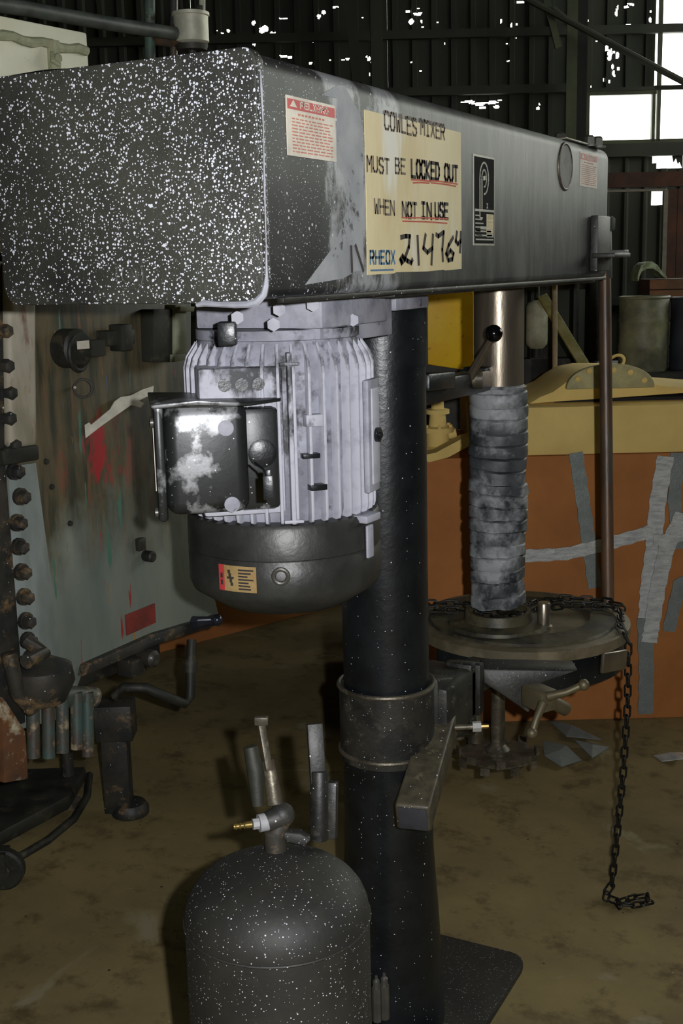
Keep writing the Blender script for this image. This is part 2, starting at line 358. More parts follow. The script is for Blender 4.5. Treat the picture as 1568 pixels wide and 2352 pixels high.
def sheet(ua, ub, za, zb, fine, name, parent):
    du = .17/8
    us = [ua]; 
    while us[-1] < ub-1e-4: us.append(min(ub, us[-1]+(du if not fine else du/3)))
    nz = max(1, int(round((zb-za)/(.009 if fine else .6)))); zs = [za+(zb-za)*k/nz for k in range(nz+1)]
    mb = MB(); n = len(us); o = random.uniform(0, .008)
    for z in zs:
        for u in us: mb.v.append(UV(u, V+.05-rib(u)-o, z))
    for j in range(nz):
        for i in range(n-1):
            if fine:
                uc = (us[i]+us[i+1])/2; zc = (zs[j]+zs[j+1])/2; cut = False
                for hu, hz, ru, rz in fine:
                    dx = (uc-hu)/ru; dz = (zc-hz)/rz
                    if abs(dx) < 1.5 and abs(dz) < 1.5 and dx*dx+dz*dz < .85+1.1*noise.noise(Vector((uc*28, zc*28, 3))): cut = True; break
                if cut: continue
            mb.f.append((j*n+i, j*n+i+1, (j+1)*n+i+1, (j+1)*n+i)); mb.m.append(0)
    return make(name, mb, M_SIDING, parent, angle=20)
wm = MB()      # the framework of the back wall: girts and posts carry the sheets
for z in (.05, 1.4, z_sill-.05, z_head+.04, wuz(1540, 67)[1], 5.2, 6.4):
    if z in (z_head+.04, ): wm.box(UV((-8+u0)/2, V-.03, z), (8+u0, .07, .07), (HR, HD, UP))
    else: wm.box(UV(-1, V-.03, z), (14, .07, .07 if z != z_sill-.05 else .11), (HR, HD, UP))
wm.box(UV((u0+6)/2, V-.03, z_head+.02), (6-u0, .05, .03), (HR, HD, UP))
wm.box(UV((uM+6)/2, V-.03, wuz(1540, 202)[1]), (6-uM, .05, .035), (HR, HD, UP))
wall = struct('wall_back', wm, M_SIDING)
edges = [-8.0]
while edges[-1] < u0-.85*1.3: edges.append(edges[-1]+.85)
edges.append(u0)
for a, b in zip(edges, edges[1:]):
    for za, zb in ((0, 1.4), (1.4, 2.62), (2.62, 4.1), (4.1, 6.5)):
        hh = [h for h in holes if a-h[2] < h[0] < b+h[2] and za-h[3] < h[1] < zb+h[3]]
        sheet(a, b, za, zb, hh, 'siding_sheet', wall)
hh = [h for h in holes if u0-h[2] < h[0]]
sheet(u0, uM+.02, z_head, 4.1, hh, 'siding_sheet', wall); sheet(u0, uM+.02, 4.1, 6.5, None, 'siding_sheet', wall)
sheet(u0, uM+.02, 0, z_sill, None, 'siding_sheet', wall)
sheet(uM+.02, 6, 4.7, 6.5, None, 'siding_sheet', wall)
sheet(uM+.02, uM+.06, z_hb, 2.6, None, 'siding_sheet', wall)
zb_ = wuz(1530, 470)[1]; zt_ = wuz(1530, 434)[1]; ua_ = wuz(1496, 450)[0]; ub_ = wuz(1527, 450)[0]
sheet(uM-.05, 6, 0, zb_, None, 'siding_sheet', wall); sheet(ub_, 6, zb_, zt_, None, 'siding_sheet', wall); sheet(uM-.05, 6, zt_, z_hb, None, 'siding_sheet', wall)
jag = MB()       # torn strip of sheet hanging in the gap under the sill
pts = [(1500,345),(1568,345),(1568,392),(1560,372),(1556,378),(1552,364),(1546,374),(1543,358),(1536,356),(1530,350),(1524,352),(1518,348),(1512,351),(1506,348)]
pv = [PV(a, b, V-.01) for a, b in pts]; jag.prism(pv, HD*.004); make('torn_sheet', jag, M_SIDING, wall)
# windows: mullions and a faint dirty edge; the panes themselves are burnt out by the daylight
def window(nm, ua, ub, za, zb, bars_u, bars_z):
    fr = MB()
    for z in (za, zb): fr.box(UV((ua+ub)/2, V-.02, z), (ub-ua+.04, .05, .035), (HR, HD, UP))
    for u in (ua, ub): fr.box(UV(u, V-.02, (za+zb)/2), (.03, .05, zb-za), (HR, HD, UP))
    w = struct(nm, fr, M_BEAM)
    for u in bars_u: m = MB(); m.box(UV(u, V-.02, (za+zb)/2), (.028, .03, zb-za-.03), (HR, HD, UP)); make('glazing_bar', m, M_BEAM, w)
    return w
window('window_1', u0+.01, uM, z_sill+.02, z_head-.01, (), ())
window('window_2', uM+.045, 5.6, z_sill+.02, 4.66, (uM+1.1, uM+2.2), ())
# steel column, braces
def beam(nm, pts, w, h, mt, lab=None, v=10.7):
    mb = MB(); a, b = PV(*pts[0], v), PV(*pts[1], v); mb.bar(a, b, w, h, up=HD); o = struct(nm, mb, mt); return o
cmn = MB(); ca, cb = UV(wuz(1311, 200, 10.6)[0], 10.6, 0), None
cmn.box(ca+UP*3.2, (.085, .02, 6.4), (HR, HD, UP)); cmn.box(ca+HR*.085+HD*.05+UP*3.2, (.085, .02, 6.4), (HR, HD, UP)); cmn.box(ca+HR*.042+HD*.05+UP*3.2, (.012, .12, 6.4), (HR, HD, UP))
struct('trim_1', cmn, M_BEAM); cmn = MB(); cmn.box(UV(wuz(1334, 200, 10.62)[0], 10.66, 3.2), (.095, .10, 6.4), (HR, HD, UP)); struct('trim_5', cmn, M_ROOF)
c2 = MB(); ca = UV(wuz(865, 100, 10.6)[0], 10.6, 0); c2.box(ca+UP*3.2, (.1, .16, 6.4), (HR, HD, UP)); c2.bar(PV(820, 190, 10.6), PV(796, -60, 10.6), .08, .05, up=HD)
struct('trim_2', c2, M_SIDING)
m = MB(); m.tube([PV(1268, 20, 10.4), PV(1300, 45, 10.4), PV(1430, 115, 10.4), PV(1640, 225, 10.4)], .028, 8); m.tube([PV(1300, 45, 10.4), PV(1100, -60, 10.4)], .028, 8); struct('trim_3', m, M_SIDING)
m = MB(); m.bar(PV(1244, -40, 10.45), PV(1282, 110, 10.45), .055, .04, up=HD); struct('trim_4', m, M_BEAM)
# brown boarded partition with a pale door frame, right
vb = 10.2
m = MB()
def pbox(mb, x0, y0, x1, y1, v, th, mi=0):
    a, b = PV(x0, y1, v), PV(x1, y0, v); a2 = Vector((a.dot(HR), a.z, 0)); b2 = Vector((b.dot(HR), b.z, 0))
    mb.box(UV((a2.x+b2.x)/2, v+th/2, (a2.y+b2.y)/2), (b2.x-a2.x, th, b2.y-a2.y), (HR, HD, UP), mi)
pbox(m, 1330, 387, 1800, 433, vb, .06); pw = struct('wall_partition', m, M_BROWNW)
z0p = 0
for k in range(8):
    b = MB(); uu = wuz(1532+k*22, 500, vb)[0]; zt = wuz(1532, 434, vb)[1]
    b.box(UV(uu+.04, vb+.02, zt/2), (.076, .05, zt), (HR, HD, UP)); make('board', b, M_BROWNW, pw)
m = MB(); pa, pb = PV(1527, 434, vb-.03), PV(1340, 434, vb-.03)
ux = wuz(1526, 500, vb-.03)[0]; zt = wuz(1526, 436, vb-.03)[1]
m.box(UV(ux, vb-.03, zt/2), (.035, .05, zt), (HR, HD, UP)); m.box(UV(ux-.6, vb-.03, zt), (1.2, .05, .02), (HR, HD, UP)); struct('door_1', m, plain('pale_door_frame', (168,160,140), .6))

# ================================================================ THE MIXER
XC = -1.09
base = Vector((XC, 2.30, 0))
mixer = thing('industrial_mixer', 'tall black floor-standing belt mixer with white finned motor and long overhead housing', 'mixer', base)
# housing: long sheet-steel channel, rounded along its top edge
X0, X1, Y0, Y1, Z0, Z1 = -1.322, -.862, 1.462, 3.235, 1.706, 2.042
def rrect(x0, x1, z0, z1, rt, rb, n=6):
    out = []
    for cx, cz, a0, r in ((x1-rb, z0+rb, -PI/2, rb), (x1-rt, z1-rt, 0, rt), (x0+rt, z1-rt, PI/2, rt), (x0+rb, z0+rb, PI, rb)):
        for i in range(n+1): a = a0+PI/2*i/n; out.append((cx+r*math.cos(a), cz+r*math.sin(a)))
    return out
hs = MB(); sec = rrect(X0, X1, Z0+.004, Z1-.002, .028, .014)
hs.prism([(x, Y0, z) for x, z in sec], (0, Y1-Y0, 0)); housing = make('housing', hs, M_SIDE, mixer, bevel=.0)
hs = MB(); sec = rrect(X0-.004, X1+.004, Z0, Z1, .022, .03)
hs.prism([(x, Y0-.022, z) for x, z in sec], (0, .022, 0)); front = make('front_cover', hs, M_FRONT, housing, bevel=.003); 
# texture space of the front is relative to the column foot, fine for the spatter
m = MB(); c0 = PY(297, 632, Y0-.022); m.torus(c0, (0,1,0), .024, .0022, 32, 8); m.torus(c0, (0,1,0), .013, .003, 24, 8); m.lathe(c0+Vector((0,.004,0)), [(.012,0),(.011,.006),(.004,.008)], 20, (0,-1,0)); make('plug', m, M_FRONT, front)
m = MB()         # thick white paint run along the lower right corner of the cover
run = [(452,701,.003),(470,696,.005),(500,699,.004),(540,700,.005),(570,699,.005),(592,692,.006),(606,676,.005),(611,655,.004),(612,630,.002),(611,560,.0007),(607,420,.0013),(605,300,.0006),(600,200,.0016),(598,160,.0005)]
pts = [PY(a, b, Y0-.023) for a, b, r in run]; m.tube(pts, [r for a, b, r in run], 8); make('paint_run', m, plain('white_paint_run', (226,228,240), .5), front)
m = MB(); m.box((X1+.002, (Y0+Y1)/2, Z0+.002), (.012, Y1-Y0-.05, .008)); m.box(((X0+X1)/2, (Y0+Y1)/2+.2, Z0-.004), (X1-X0-.03, Y1-Y0-.5, .008)); make('bottom_flange', m, M_BLKDIRT, housing, bevel=.002)
# oval inspection hole with dust inside
c0 = PX(1297, 383, X1)
m = MB(); m.torus(c0, (1,0,0), .052, .004, 32, 8); make('hole_rim', m, M_WORN, housing)
m = MB(); m.lathe(c0+Vector((.001,0,0)), [(.05,0),(.049,.001)], 32, (1,0,0)); make('hole_cover', m, grimy('dusty_cover_grey', (150,150,142), (104,104,98), 14, .4,.6,.6), housing)
for k, (a, b, x) in enumerate(((1287, 288, X1-.06), (1353, 305, X1-.02), (1372, 318, X1-.01))):
    m = MB(); p = PX(a, b, x); p.z = Z1-.003; m.lathe(p, [(.022,0),(.022,.004),(.014,.005),(.013,.024),(.009,.028)], 6 if k == 0 else 8); make('top_bolt', m, M_BOLT, housing)
m = MB(); m.box((X1-.09, Y1-.18, Z1+.001), (.15, .3, .006)); make('top_plate', m, M_WORN, housing, bevel=.002)
m = MB(); p = PX(1378, 560, X1+.012); m.box(p, (.02, .12, .14)); m.box(p+Vector((.03,.0,-.03)), (.06,.16,.012)); rb_ = make('rod_bracket', m, M_BLKDIRT, housing, bevel=.003)
# name plate: black with a silver border, rounded P emblem and data panel
def yz(px, py, x=X1+.0015): return PX(px, py, x)
EY = Vector((0,1,0)); EZ = UP; NX = Vector((1,0,0))
a = yz(1087, 353); b = yz(1135, 562)
ya, yb_, zb, ztp = a.y, b.y, b.z-.002, a.z
def quad(mb, y0, y1, z0, z1, x, th, mi): mb.box((x+th/2, (y0+y1)/2, (z0+z1)/2), (th, abs(y1-y0), abs(z1-z0)), mi=mi)
m = MB(); quad(m, ya, yb_, zb, ztp, X1, .0015, 1); quad(m, ya+.004, yb_-.004, zb+.004, ztp-.004, X1+.0006, .0015, 0)
H_ = ztp-zb; W_ = yb_-ya
def ribbon(mb, pts, lw, x, mi):
    for p, q in zip(pts, pts[1:]):
        p, q = Vector(p), Vector(q); d = (q-p).normalized(); s = d.cross(NX)*lw/2; p2 = p-d*lw*.3; q2 = q+d*lw*.3
        mb.prism([p2-s, q2-s, q2+s, p2+s], NX*.0006, mi)
xs_ = X1+.0022; cy = ya+W_*.48; cz = ztp-H_*.25
for rr in (.030, .016): 
    pts = [(xs_, cy+rr*math.cos(a_)*.8, cz+rr*math.sin(a_)*1.0) for a_ in [PI*(1.0-k/14*1.5) for k in range(15)]]
    ribbon(m, [(xs_, cy-rr*.8, cz-(.075 if rr > .02 else .06))]+pts, .0035, xs_, 1)
ribbon(m, [(xs_, cy-.024, cz-.076), (xs_, cy-.010, cz-.076)], .0035, xs_, 1); ribbon(m, [(xs_, cy-.002, cz), (xs_, cy+.004, cz+.001)], .008, xs_, 1)
strokes(m, 'I', Vector((xs_, cy+.012, cz-.056)), EY, EZ, .010, .008, 0, .002, NX, 1)
for k in range(5): quad(m, cy-.020+k*.009, cy-.0135+k*.009, cz-.098, cz-.092, xs_, .0006, 1)
quad(m, ya+.006, yb_-.006, ztp-H_*.62, ztp-H_*.595, X1+.002, .0006, 1)
for k in range(6): 
    z_ = ztp-H_*(.645+.043*k); quad(m, ya+W_*.6, yb_-.008, z_-.0078, z_, X1+.002, .0006, 2 if k < 5 else 1)
    quad(m, ya+.008, ya+W_*(.3+.07*((k*5) % 4)), z_-.005, z_-.0025, X1+.002, .0006, 1)
for k in range(3): quad(m, ya+.01, yb_-.01-.006*k, zb+.010+.008*k, zb+.013+.008*k, X1+.002, .0006, 1)
GLok = True
make('name_plate', m, [M_PLATE, M_PLATEC, M_CREAM], housing)
# Spanish danger labels
def danger(px0, py0, px1, py1, scale, head):
    a = yz(px0, py0); b = yz(px1, py1); y0, y1 = a.y, b.y; z1, z0 = a.z, b.z-.004; h = z1-z0; w = y1-y0
    m = MB(); quad(m, y0, y1, z0, z1, X1, .001, 0); quad(m, y0+.003, y1-.003, z1-h*.22, z1-.004, X1+.001, .0005, 1)
    if head: strokes(m, 'PELIGRO', Vector((X1+.0015, y0+w*.27, z1-h*.175)), EY, EZ, w*.062, h*.10, w*.022, w*.014, NX, 0, .0004)
    m.prism([(X1+.0015, y0+w*.06, z1-h*.18), (X1+.0015, y0+w*.2, z1-h*.18), (X1+.0015, y0+w*.13, z1-h*.06)], NX*.0004, 0)
    rnd = random.Random(4)
    for k in range(8): quad(m, y0+w*(.22+.07*k), y0+w*(.265+.07*k), z1-h*.31, z1-h*.275, X1+.001, .0004, 2)
    for k in range(11):
        z_ = z1-h*(.36+.055*k); x_ = y0+w*.1
        while x_ < y1-w*.12:
            l = w*rnd.uniform(.04, .12); quad(m, x_, min(x_+l, y1-w*.07), z_-h*.022, z_, X1+.001, .0004, 2); x_ += l+w*.025
    return make('danger_label', m, [M_STICK, M_RED, M_REDT], housing)
d1 = danger(657, 217, 773, 366, 1, True); d1['label'] = 'cream danger label with a faded red PELIGRO header'
d2 = danger(1333, 347, 1371, 430, .6, True); d2['label'] = 'smaller cream and red danger label near the far end'
# scraped edge lines and a peeled adhesive patch beside the sign
m = MB(); pts = [(775,196),(790,196),(826,262),(832,300),(833,622),(818,622),(786,640),(700,654),(770,560),(800,470),(786,400),(772,372),(773,226),(735,218)]
m.prism([yz(a_, b_, X1) for a_, b_ in pts], NX*.0006); make('overspray_patch', m, grimy('white_spray_patch', (214,217,220), (182,186,190), 9, .4,.6,.6, third=(80,82,82), tscale=16, tlo=.58, thi=.63), housing)
for q_ in (((806,566),(808,624)),((816,564),(834,622))):
    m = MB(); a_, b_ = (yz(*p, X1+.0016) for p in q_); ribbon(m, [a_, b_], .006, X1+.0016, 0); make('black_stroke', m, M_INK, housing)
# ---- column, base and collar
m = MB(); m.lathe(base, [(.125,.02),(.125,.05),(.112,.30),(.102,.45),(.100,.69)], 48); make('pedestal', m, M_BLACK, mixer)
m = MB(); m.lathe(base, [(.095,.66),(.095,1.545),(.100,1.545),(.100,1.71)], 48); make('column', m, M_BLACK, mixer)
m = MB(); m.lathe(base, [(.101,.67),(.106,.675),(.106,.835),(.101,.84)], 48); pass; collar = make('collar', m, M_BLKDIRT, mixer)
for z_ in (.692, .842):
    m = MB(); m.torus(base+UP*z_, UP, .106, .0055, 64, 8); make('collar_bead', m, M_WORN, collar)
a = PZ(1190, 2200, .02); 
m = MB(); poly = []
xa, xb, ya2, yb2 = -1.36, a.x+.02, 1.98, a.y+.02
for cx, cy_, a0 in ((xb-.05, ya2+.05, -PI/2), (xb-.05, yb2-.05, 0), (xa+.05, yb2-.05, PI/2), (xa+.05, ya2+.05, PI)):
    for i in range(5): q = a0+PI/2*i/4; poly.append((cx+.05*math.cos(q), cy_+.05*math.sin(q), 0))
m.prism(poly, (0,0,.02)); make('base_plate', m, M_TANK, mixer, bevel=.002)
for a_, b_ in ((864, 2246), (882, 2240)):
    m = MB(); p = PD(a_, b_, 2.26); m.lathe(p-UP*.02, [(.007,0),(.007,.014),(.003,.018),(.003,.024)], 8); m.tube([p-UP*.02, p-UP*.09], .009, 8); make('grease_fitting', m, M_BOLT, mixer)
m = MB(); p = PD(1060, 1702, 2.45)
# ---- top of column flange / motor bracket, white with overspray
MC = Vector((XC, 1.872, 0)); MZ = .15
m = MB(); m.box((XC+.02, 1.90, 1.68), (.25, .26, .055)); m.box((XC+.02, 1.90, 1.645), (.22, .22, .025)); m.box((XC+.12, 1.98, 1.66), (.03, .18, .07))
br = make('motor_bracket', m, M_WHITE2, mixer, bevel=.004)
for a_, b_, d in ((641, 711, 1.93), (718, 700, 1.93), (545, 729, 1.93), (810, 735, 2.0), (628, 745, 1.9)):
    m = MB(); p = PD(a_, b_, d); p = Vector((p.x, p.y, p.z)); q = PX(a_, b_, XC+.145) if a_ > 700 else p
    m.lathe(q, [(.011,0),(.011,.007)], 6, (CAM-q).normalized().cross(UP).cross(UP)*-1); make('bracket_bolt', m, M_WHITE2, br)
m = MB(); m.box(PD(522, 766, 1.93), (.03, .03, .038), (HR, HD, UP)); make('stop_block', m, M_BLACK, br, bevel=.003)
m = MB(); m.box((XC+.01, 2.20, 1.685), (.22, .16, .035)); make('column_cap', m, M_WHITE2, mixer, bevel=.003)
# ---- the motor
m = MB(); m.lathe(MC, [(.10,1.31),(.150,1.325),(.154,1.34),(.154,1.605),(.142,1.632),(.146,1.634),(.146,1.650),(.10,1.652)], 64)
motor = make('motor', m, grimy('grey_motor_body', (206,207,222), (150,150,164), 9, .4, .6, .6, third=(40,40,44), tscale=7, tlo=.54, thi=.62), mixer)
fp = [(.148,1.318),(.1685,1.326),(.171,1.335),(.171,1.586),(.166,1.604),(.148,1.630)]
fm_ = MB(); prof = [Vector((r, -.0028, z)) for r, z in fp]; fm_.prism(prof, (0,.0056,0)); fin = meshonly('fin', fm_, M_WHITE, bevel=.0015)
camdir = math.atan2(-(MC.y), -(MC.x))      # direction from the motor towards the camera
boxdir = math.radians(180+27.4+10)
def adiff(a, b): return (a-b+PI) % (2*PI)-PI
NF = 40
for k in range(NF):
    a_ = 2*PI*k/NF+.04
    if abs(adiff(a_, boxdir)) < .62: continue
    place(fin, 'cooling_fin', motor, Matrix.Translation(MC) @ Matrix.Rotation(a_, 4, 'Z'))
shf = MB(); shf.prism([Vector((r, -.0028, z)) for r, z in ((.148,1.53),(.171,1.53),(.171,1.586),(.166,1.604),(.148,1.630))], (0,.0056,0)); shf = meshonly('fin_short', shf, M_WHITE, bevel=.0015)
shb = MB(); shb.prism([Vector((r, -.0028, z)) for r, z in ((.148,1.318),(.1685,1.326),(.171,1.335),(.171,1.362),(.148,1.37))], (0,.0056,0)); shb = meshonly('fin_low', shb, M_WHITE, bevel=.0015)
for k in range(NF):
    a_ = 2*PI*k/NF+.04
    if abs(adiff(a_, boxdir)) < .62:
        place(shf, 'short_fin', motor, Matrix.Translation(MC) @ Matrix.Rotation(a_, 4, 'Z')); place(shb, 'short_fin', motor, Matrix.Translation(MC) @ Matrix.Rotation(a_, 4, 'Z'))
# broad central rib with end pads, and a rectangular outlined name plate on the right
for ang, w in ((camdir+.10, .012),):
    d = Vector((math.cos(ang), math.sin(ang), 0)); s = Vector((-d.y, d.x, 0)); m = MB()
    m.box(MC+d*.162+UP*1.47, (.028, .008, .29), (d, s, UP)); m.box(MC+d*.174+UP*1.597, (.006, .034, .006), (d, s, UP)); m.box(MC+d*.174+UP*1.33, (.006, .034, .006), (d, s, UP))
    make('centre_rib', m, M_WHITE, motor, bevel=.002)
for ang, z, hh_ in ((camdir+.34, 1.50, .02), (camdir+.37, 1.385, .01), (camdir+.30, 1.44, .008)):
    d = Vector((math.cos(ang), math.sin(ang), 0)); s = Vector((-d.y, d.x, 0)); m = MB(); m.box(MC+d*.163+UP*z, (.018, .03, hh_), (d, s, UP)); make('rib_bridge', m, M_BLACK if hh_ < .015 else M_WHITE, motor, bevel=.001)
ang = camdir+1.12; d = Vector((math.cos(ang), math.sin(ang), 0)); s = Vector((-d.y, d.x, 0)); c0 = MC+d*.176
m = MB(); m.box(c0+UP*1.46, (.012, .05, .20), (d, s, UP)); make('motor_plate', m, M_WHITE2, motor, bevel=.004)
m = MB(); m.box(c0+d*.008+UP*1.46, (.004, .034, .17), (d, s, UP)); make('motor_plate_face', m, M_WHITE, motor, bevel=.004)
m = MB(); q = PD(852, 988, 1.93); m.lathe(MC+d*.18-s*.0+UP*1.462, [(.013,0),(.013,.012),(.006,.013),(.006,.016)], 16, d); make('rubber_plug', m, M_BLACK, motor)
m = MB(); ang = camdir+.98; d = Vector((math.cos(ang), math.sin(ang), 0)); s = Vector((-d.y, d.x, 0)); m.box(MC+d*.176+UP*1.318, (.03, .05, .014), (d, s, UP)); m.box(MC+d*.181+UP*1.275, (.006, .022, .06), (d, s, UP)); make('cover_lug', m, M_WHITE2, motor, bevel=.003)
# lifting-eye recess above the terminal box
bd = Vector((math.cos(boxdir), math.sin(boxdir), 0)); bs = Vector((-bd.y, bd.x, 0))
if bs.dot(HD) > 0: bs = -bs                   # bs points towards the camera
m = MB(); m.box(MC+bd*.085+bs*.060+UP*1.468, (.14, .20, .25), (bd, bs, UP)); make('box_seat', m, M_WHITE, motor, bevel=.006)
for o_ in (.062, .034, .006):
    m = MB(); p = MC+bd*(.05+o_)+bs*.160+UP*1.565; m.lathe(p, [(.011,0),(.011,.005)], 12, bs); make('seat_bolt', m, M_BLACK, motor)
tb = MB(); tb.box(MC+bd*.147+bs*.105+UP*1.445, (.14, .165, .185), (bd, bs, UP)); tbx = make('terminal_box', tb, M_BOXMET, mixer, bevel=.022, segs=4)
m = MB(); m.box(MC+bd*.224+bs*.105+UP*1.445, (.016, .175, .198), (bd, bs, UP)); make('box_lid', m, M_BOXMET, tbx, bevel=.006)
m = MB(); m.prism([MC+bd*x_+bs*y_+UP*(1.541+z_) for x_, y_, z_ in ((.236,.015,.004),(.236,.2,.0),(.16,.205,.006),(.08,.205,-.002),(.02,.17,.0),(.01,.10,.002))], UP*-.006); make('box_top', m, M_BOXMET, tbx, bevel=.002)
m = MB(); m.box(MC+bd*.2325+bs*.13+UP*1.45, (.002, .08, .11), (bd, bs, UP)); m.box(MC+bd*.2335+bs*.13+UP*1.45, (.001, .025, .10), (bd, bs, UP), 1); make('lid_label', m, [M_STICK, M_RED], tbx)
for dz, dd in ((-.075, .255), (.075, .255)):
    m = MB(); m.lathe(MC+bd*.232+bs*.175+UP*(1.435+dz), [(.009,0),(.009,.005),(.004,.007)], 10, bd); make('lid_screw', m, M_BOLT, tbx)
for dz, o_ in ((.062, .115), (-.066, .11)):
    m = MB(); m.lathe(MC+bd*o_+bs*.187+UP*(1.435+dz), [(.013,0),(.013,.003),(.009,.004)], 20, bs); make('knockout', m, M_WHITE2, tbx)
m = MB(); m.box(MC+bd*.062+bs*.150+UP*1.44, (.075, .05, .175), (bd, bs, UP)); make('box_base', m, M_BOXMET, tbx, bevel=.012)
m = MB(); m.lathe(MC+bd*.055+bs*.173+UP*1.45, [(.024,0),(.024,.004),(.018,.006)], 20, bs); make('conduit_hub', m, M_BLACK, tbx)
m = MB(); p = PD(605, 1078, 1.76); q = PD(615, 1098, 1.755); m.tube([PD(585, 1062, 1.77), p, q], .0022, 6); m.box(PD(616, 1120, 1.755), (.015, .008, .036), (HR, HD, UP)); m.box(PD(616, 1094, 1.755), (.008, .006, .02), (HR, HD, UP)); make('cable_tag', m, M_BLACK, tbx, bevel=.002)
# fan cover
m = MB(); m.lathe(MC, [(.15,1.325),(.172,1.322),(.1765,1.315),(.1775,1.262),(.1745,1.260),(.1745,1.256),(.1775,1.252),(.1775,1.200),(.172,1.186),(.12,1.152),(.10,1.146),(.045,1.142),(.045,1.134),(.001,1.134)], 72); cover = make('fan_cover', m, M_COVER, mixer)
m = MB(); ang = camdir-.05; d = Vector((math.cos(ang), math.sin(ang), 0)); m.torus(MC+d*.178+UP*1.236, d, .0125, .004, 20, 8); make('cover_grommet', m, M_BOLT, cover)
# warning sticker wraps the cover
m = MB(); a0, a1 = camdir-.71, camdir-.29
def arcquad(mb, aa, ab, za, zb_, r, mi, n=8):
    for k in range(n):
        p, q = aa+(ab-aa)*k/n, aa+(ab-aa)*(k+1)/n
        mb.add([MC+Vector((math.cos(t_)*r, math.sin(t_)*r, z_)) for t_ in (p, q) for z_ in (za, zb_)], [(0,1,3,2)], mi)
arcquad(m, a0, a1, 1.206, 1.252, .1783, 0); arcquad(m, a0, a0+.07, 1.206, 1.252, .1786, 1)
rnd = random.Random(9)
for k in range(7): arcquad(m, a0+.23, a0+.23+rnd.uniform(.10,.17), 1.210+k*.0056, 1.213+k*.0056, .1786, 2)
for z_ in (1.216, 1.228): arcquad(m, a0+.022, a0+.05, z_, z_+.009, .1789, 2, 1)
for aa, ab, za, zb_ in ((.11,.14,1.238,1.244),(.12,.15,1.232,1.238),(.10,.18,1.228,1.232),(.13,.16,1.222,1.228),(.14,.17,1.216,1.222)): arcquad(m, a0+aa, a0+ab, za, zb_, .1786, 2, 2)
make('warning_sticker', m, [grimy('sticker_tan', (214,182,120), (196,160,100), 20, .4,.6,.6), M_RED, M_INK], cover)
# ---- spindle tube, bellows
SP = Vector((XC, 3.03, 0))
m = MB(); m.lathe(SP, [(.066,1.40),(.066,1.72)], 40); make('spindle_tube', m, M_STEEL, mixer)
m = MB(); m.lathe(SP, [(.067,1.405),(.071,1.41),(.071,1.432),(.067,1.437)], 40); 
for k in range(2): m.torus(SP+UP*(1.412+.02*k), UP, .0705, .003, 40, 6)
make('hose_clamp', m, M_RUBBER, mixer)
pr = []; z = 1.42; k = 0; rnd = random.Random(3)
NB = 17; zb0 = .83
for k in range(NB):
    zt = 1.42-(1.42-zb0)*k/NB; zbm = 1.42-(1.42-zb0)*(k+1)/NB; r = .079*rnd.uniform(.97, 1.04)-(.006 if k > 9 else 0)
    pr += [(r-.0045, zt-.0005), (r-.001, zt-.0035), (r, zt-.5*(zt-zbm)), (r-.0005, zbm+.0035)]
pr.append((.064, zb0))
m = MB(); m.lathe(SP, pr[::-1], 56)
for i, v in enumerate(m.v):
    d = Vector((v.x-SP.x, v.y-SP.y, 0)); a_ = math.atan2(d.y, d.x)
    nn = noise.noise(Vector((math.cos(a_)*1.6, math.sin(a_)*1.6, v.z*14)))
    dr = d.normalized()*nn*.0065*(1.3 if v.z < 1.15 else .6); v.x += dr.x; v.y += dr.y; v.z += (.007*math.sin(a_+v.z*9)+.006*noise.noise(Vector((math.cos(a_)*2, math.sin(a_)*2, v.z*30))))*(1 if v.z < 1.2 else .45)
make('bellows', m, M_RUBBER, mixer)
# bracket arm + ball lever at top of bellows
m = MB(); m.bar(Vector((XC+.02, 2.39, 1.475)), Vector((XC-.02, 2.96, 1.455)), .05, .055); m.box((XC-.03, 2.95, 1.46), (.07, .05, .06)); m.bar(Vector((XC+.04, 2.42, 1.50)), Vector((XC+.03, 2.60, 1.49)), .04, .04); make('steady_arm', m, M_BLACK, mixer, bevel=.006)
m = MB(); m.tube([PD(1075, 875, 2.98), PD(1100, 825, 2.93), PD(1132, 772, 2.88)], [.013,.010,.008], 10); lv = make('clamp_lever', m, M_STEEL, mixer)
m = MB(); m.ball(PD(1134, 766, 2.87), .021, 20); make('ball_knob', m, M_KNOB, lv)
m = MB(); p = PD(1092, 870, 2.99); m.lathe(p, [(.026,-.015),(.026,.015)], 16, HR); make('lever_hub', m, M_WORN, lv)
# ---- drum clamp table
TB = Vector((-1.055, 3.13, 0)); TR = .30; TZ = .765
m = MB(); m.lathe(TB, [(.07,TZ-.03),(TR,TZ-.03),(TR,TZ-.002),(TR-.004,TZ),(TR-.05,TZ+.001),(.07,TZ+.004)], 72, caps=False); KA = .95; table = make('lid_disc', m, grimy('worn_table_rim', (124,114,92), (96,88,68), 14, .4, .6, .5, .3), mixer); KA = .45
m = MB(); m.lathe(TB+Vector((-.0,.0,0)), [(.07,TZ+.001),(TR-.035,TZ+.001),(TR-.04,TZ+.008),(TR-.09,TZ+.010),(.19,TZ+.012)], 56, caps=False); m.lathe(SP, [(.14,TZ+.006),(.135,TZ+.018),(.095,TZ+.024),(.09,TZ+.05),(.08,TZ+.05)], 40, caps=False); make('grimy_hub', m, M_TABLE, table)
m = MB()      # dark ring under the plate carries the clamp
nseg = 40; a0, a1 = math.radians(-125), math.radians(25)
vs = []
for k in range(nseg+1):
    a_ = a0+(a1-a0)*k/nseg; d = Vector((math.cos(a_), math.sin(a_), 0))
    for r, z in ((TR-.05,TZ-.03),(TR-.012,TZ-.03),(TR-.012,TZ-.115),(TR-.05,TZ-.115)): vs.append(TB+d*r+UP*z)
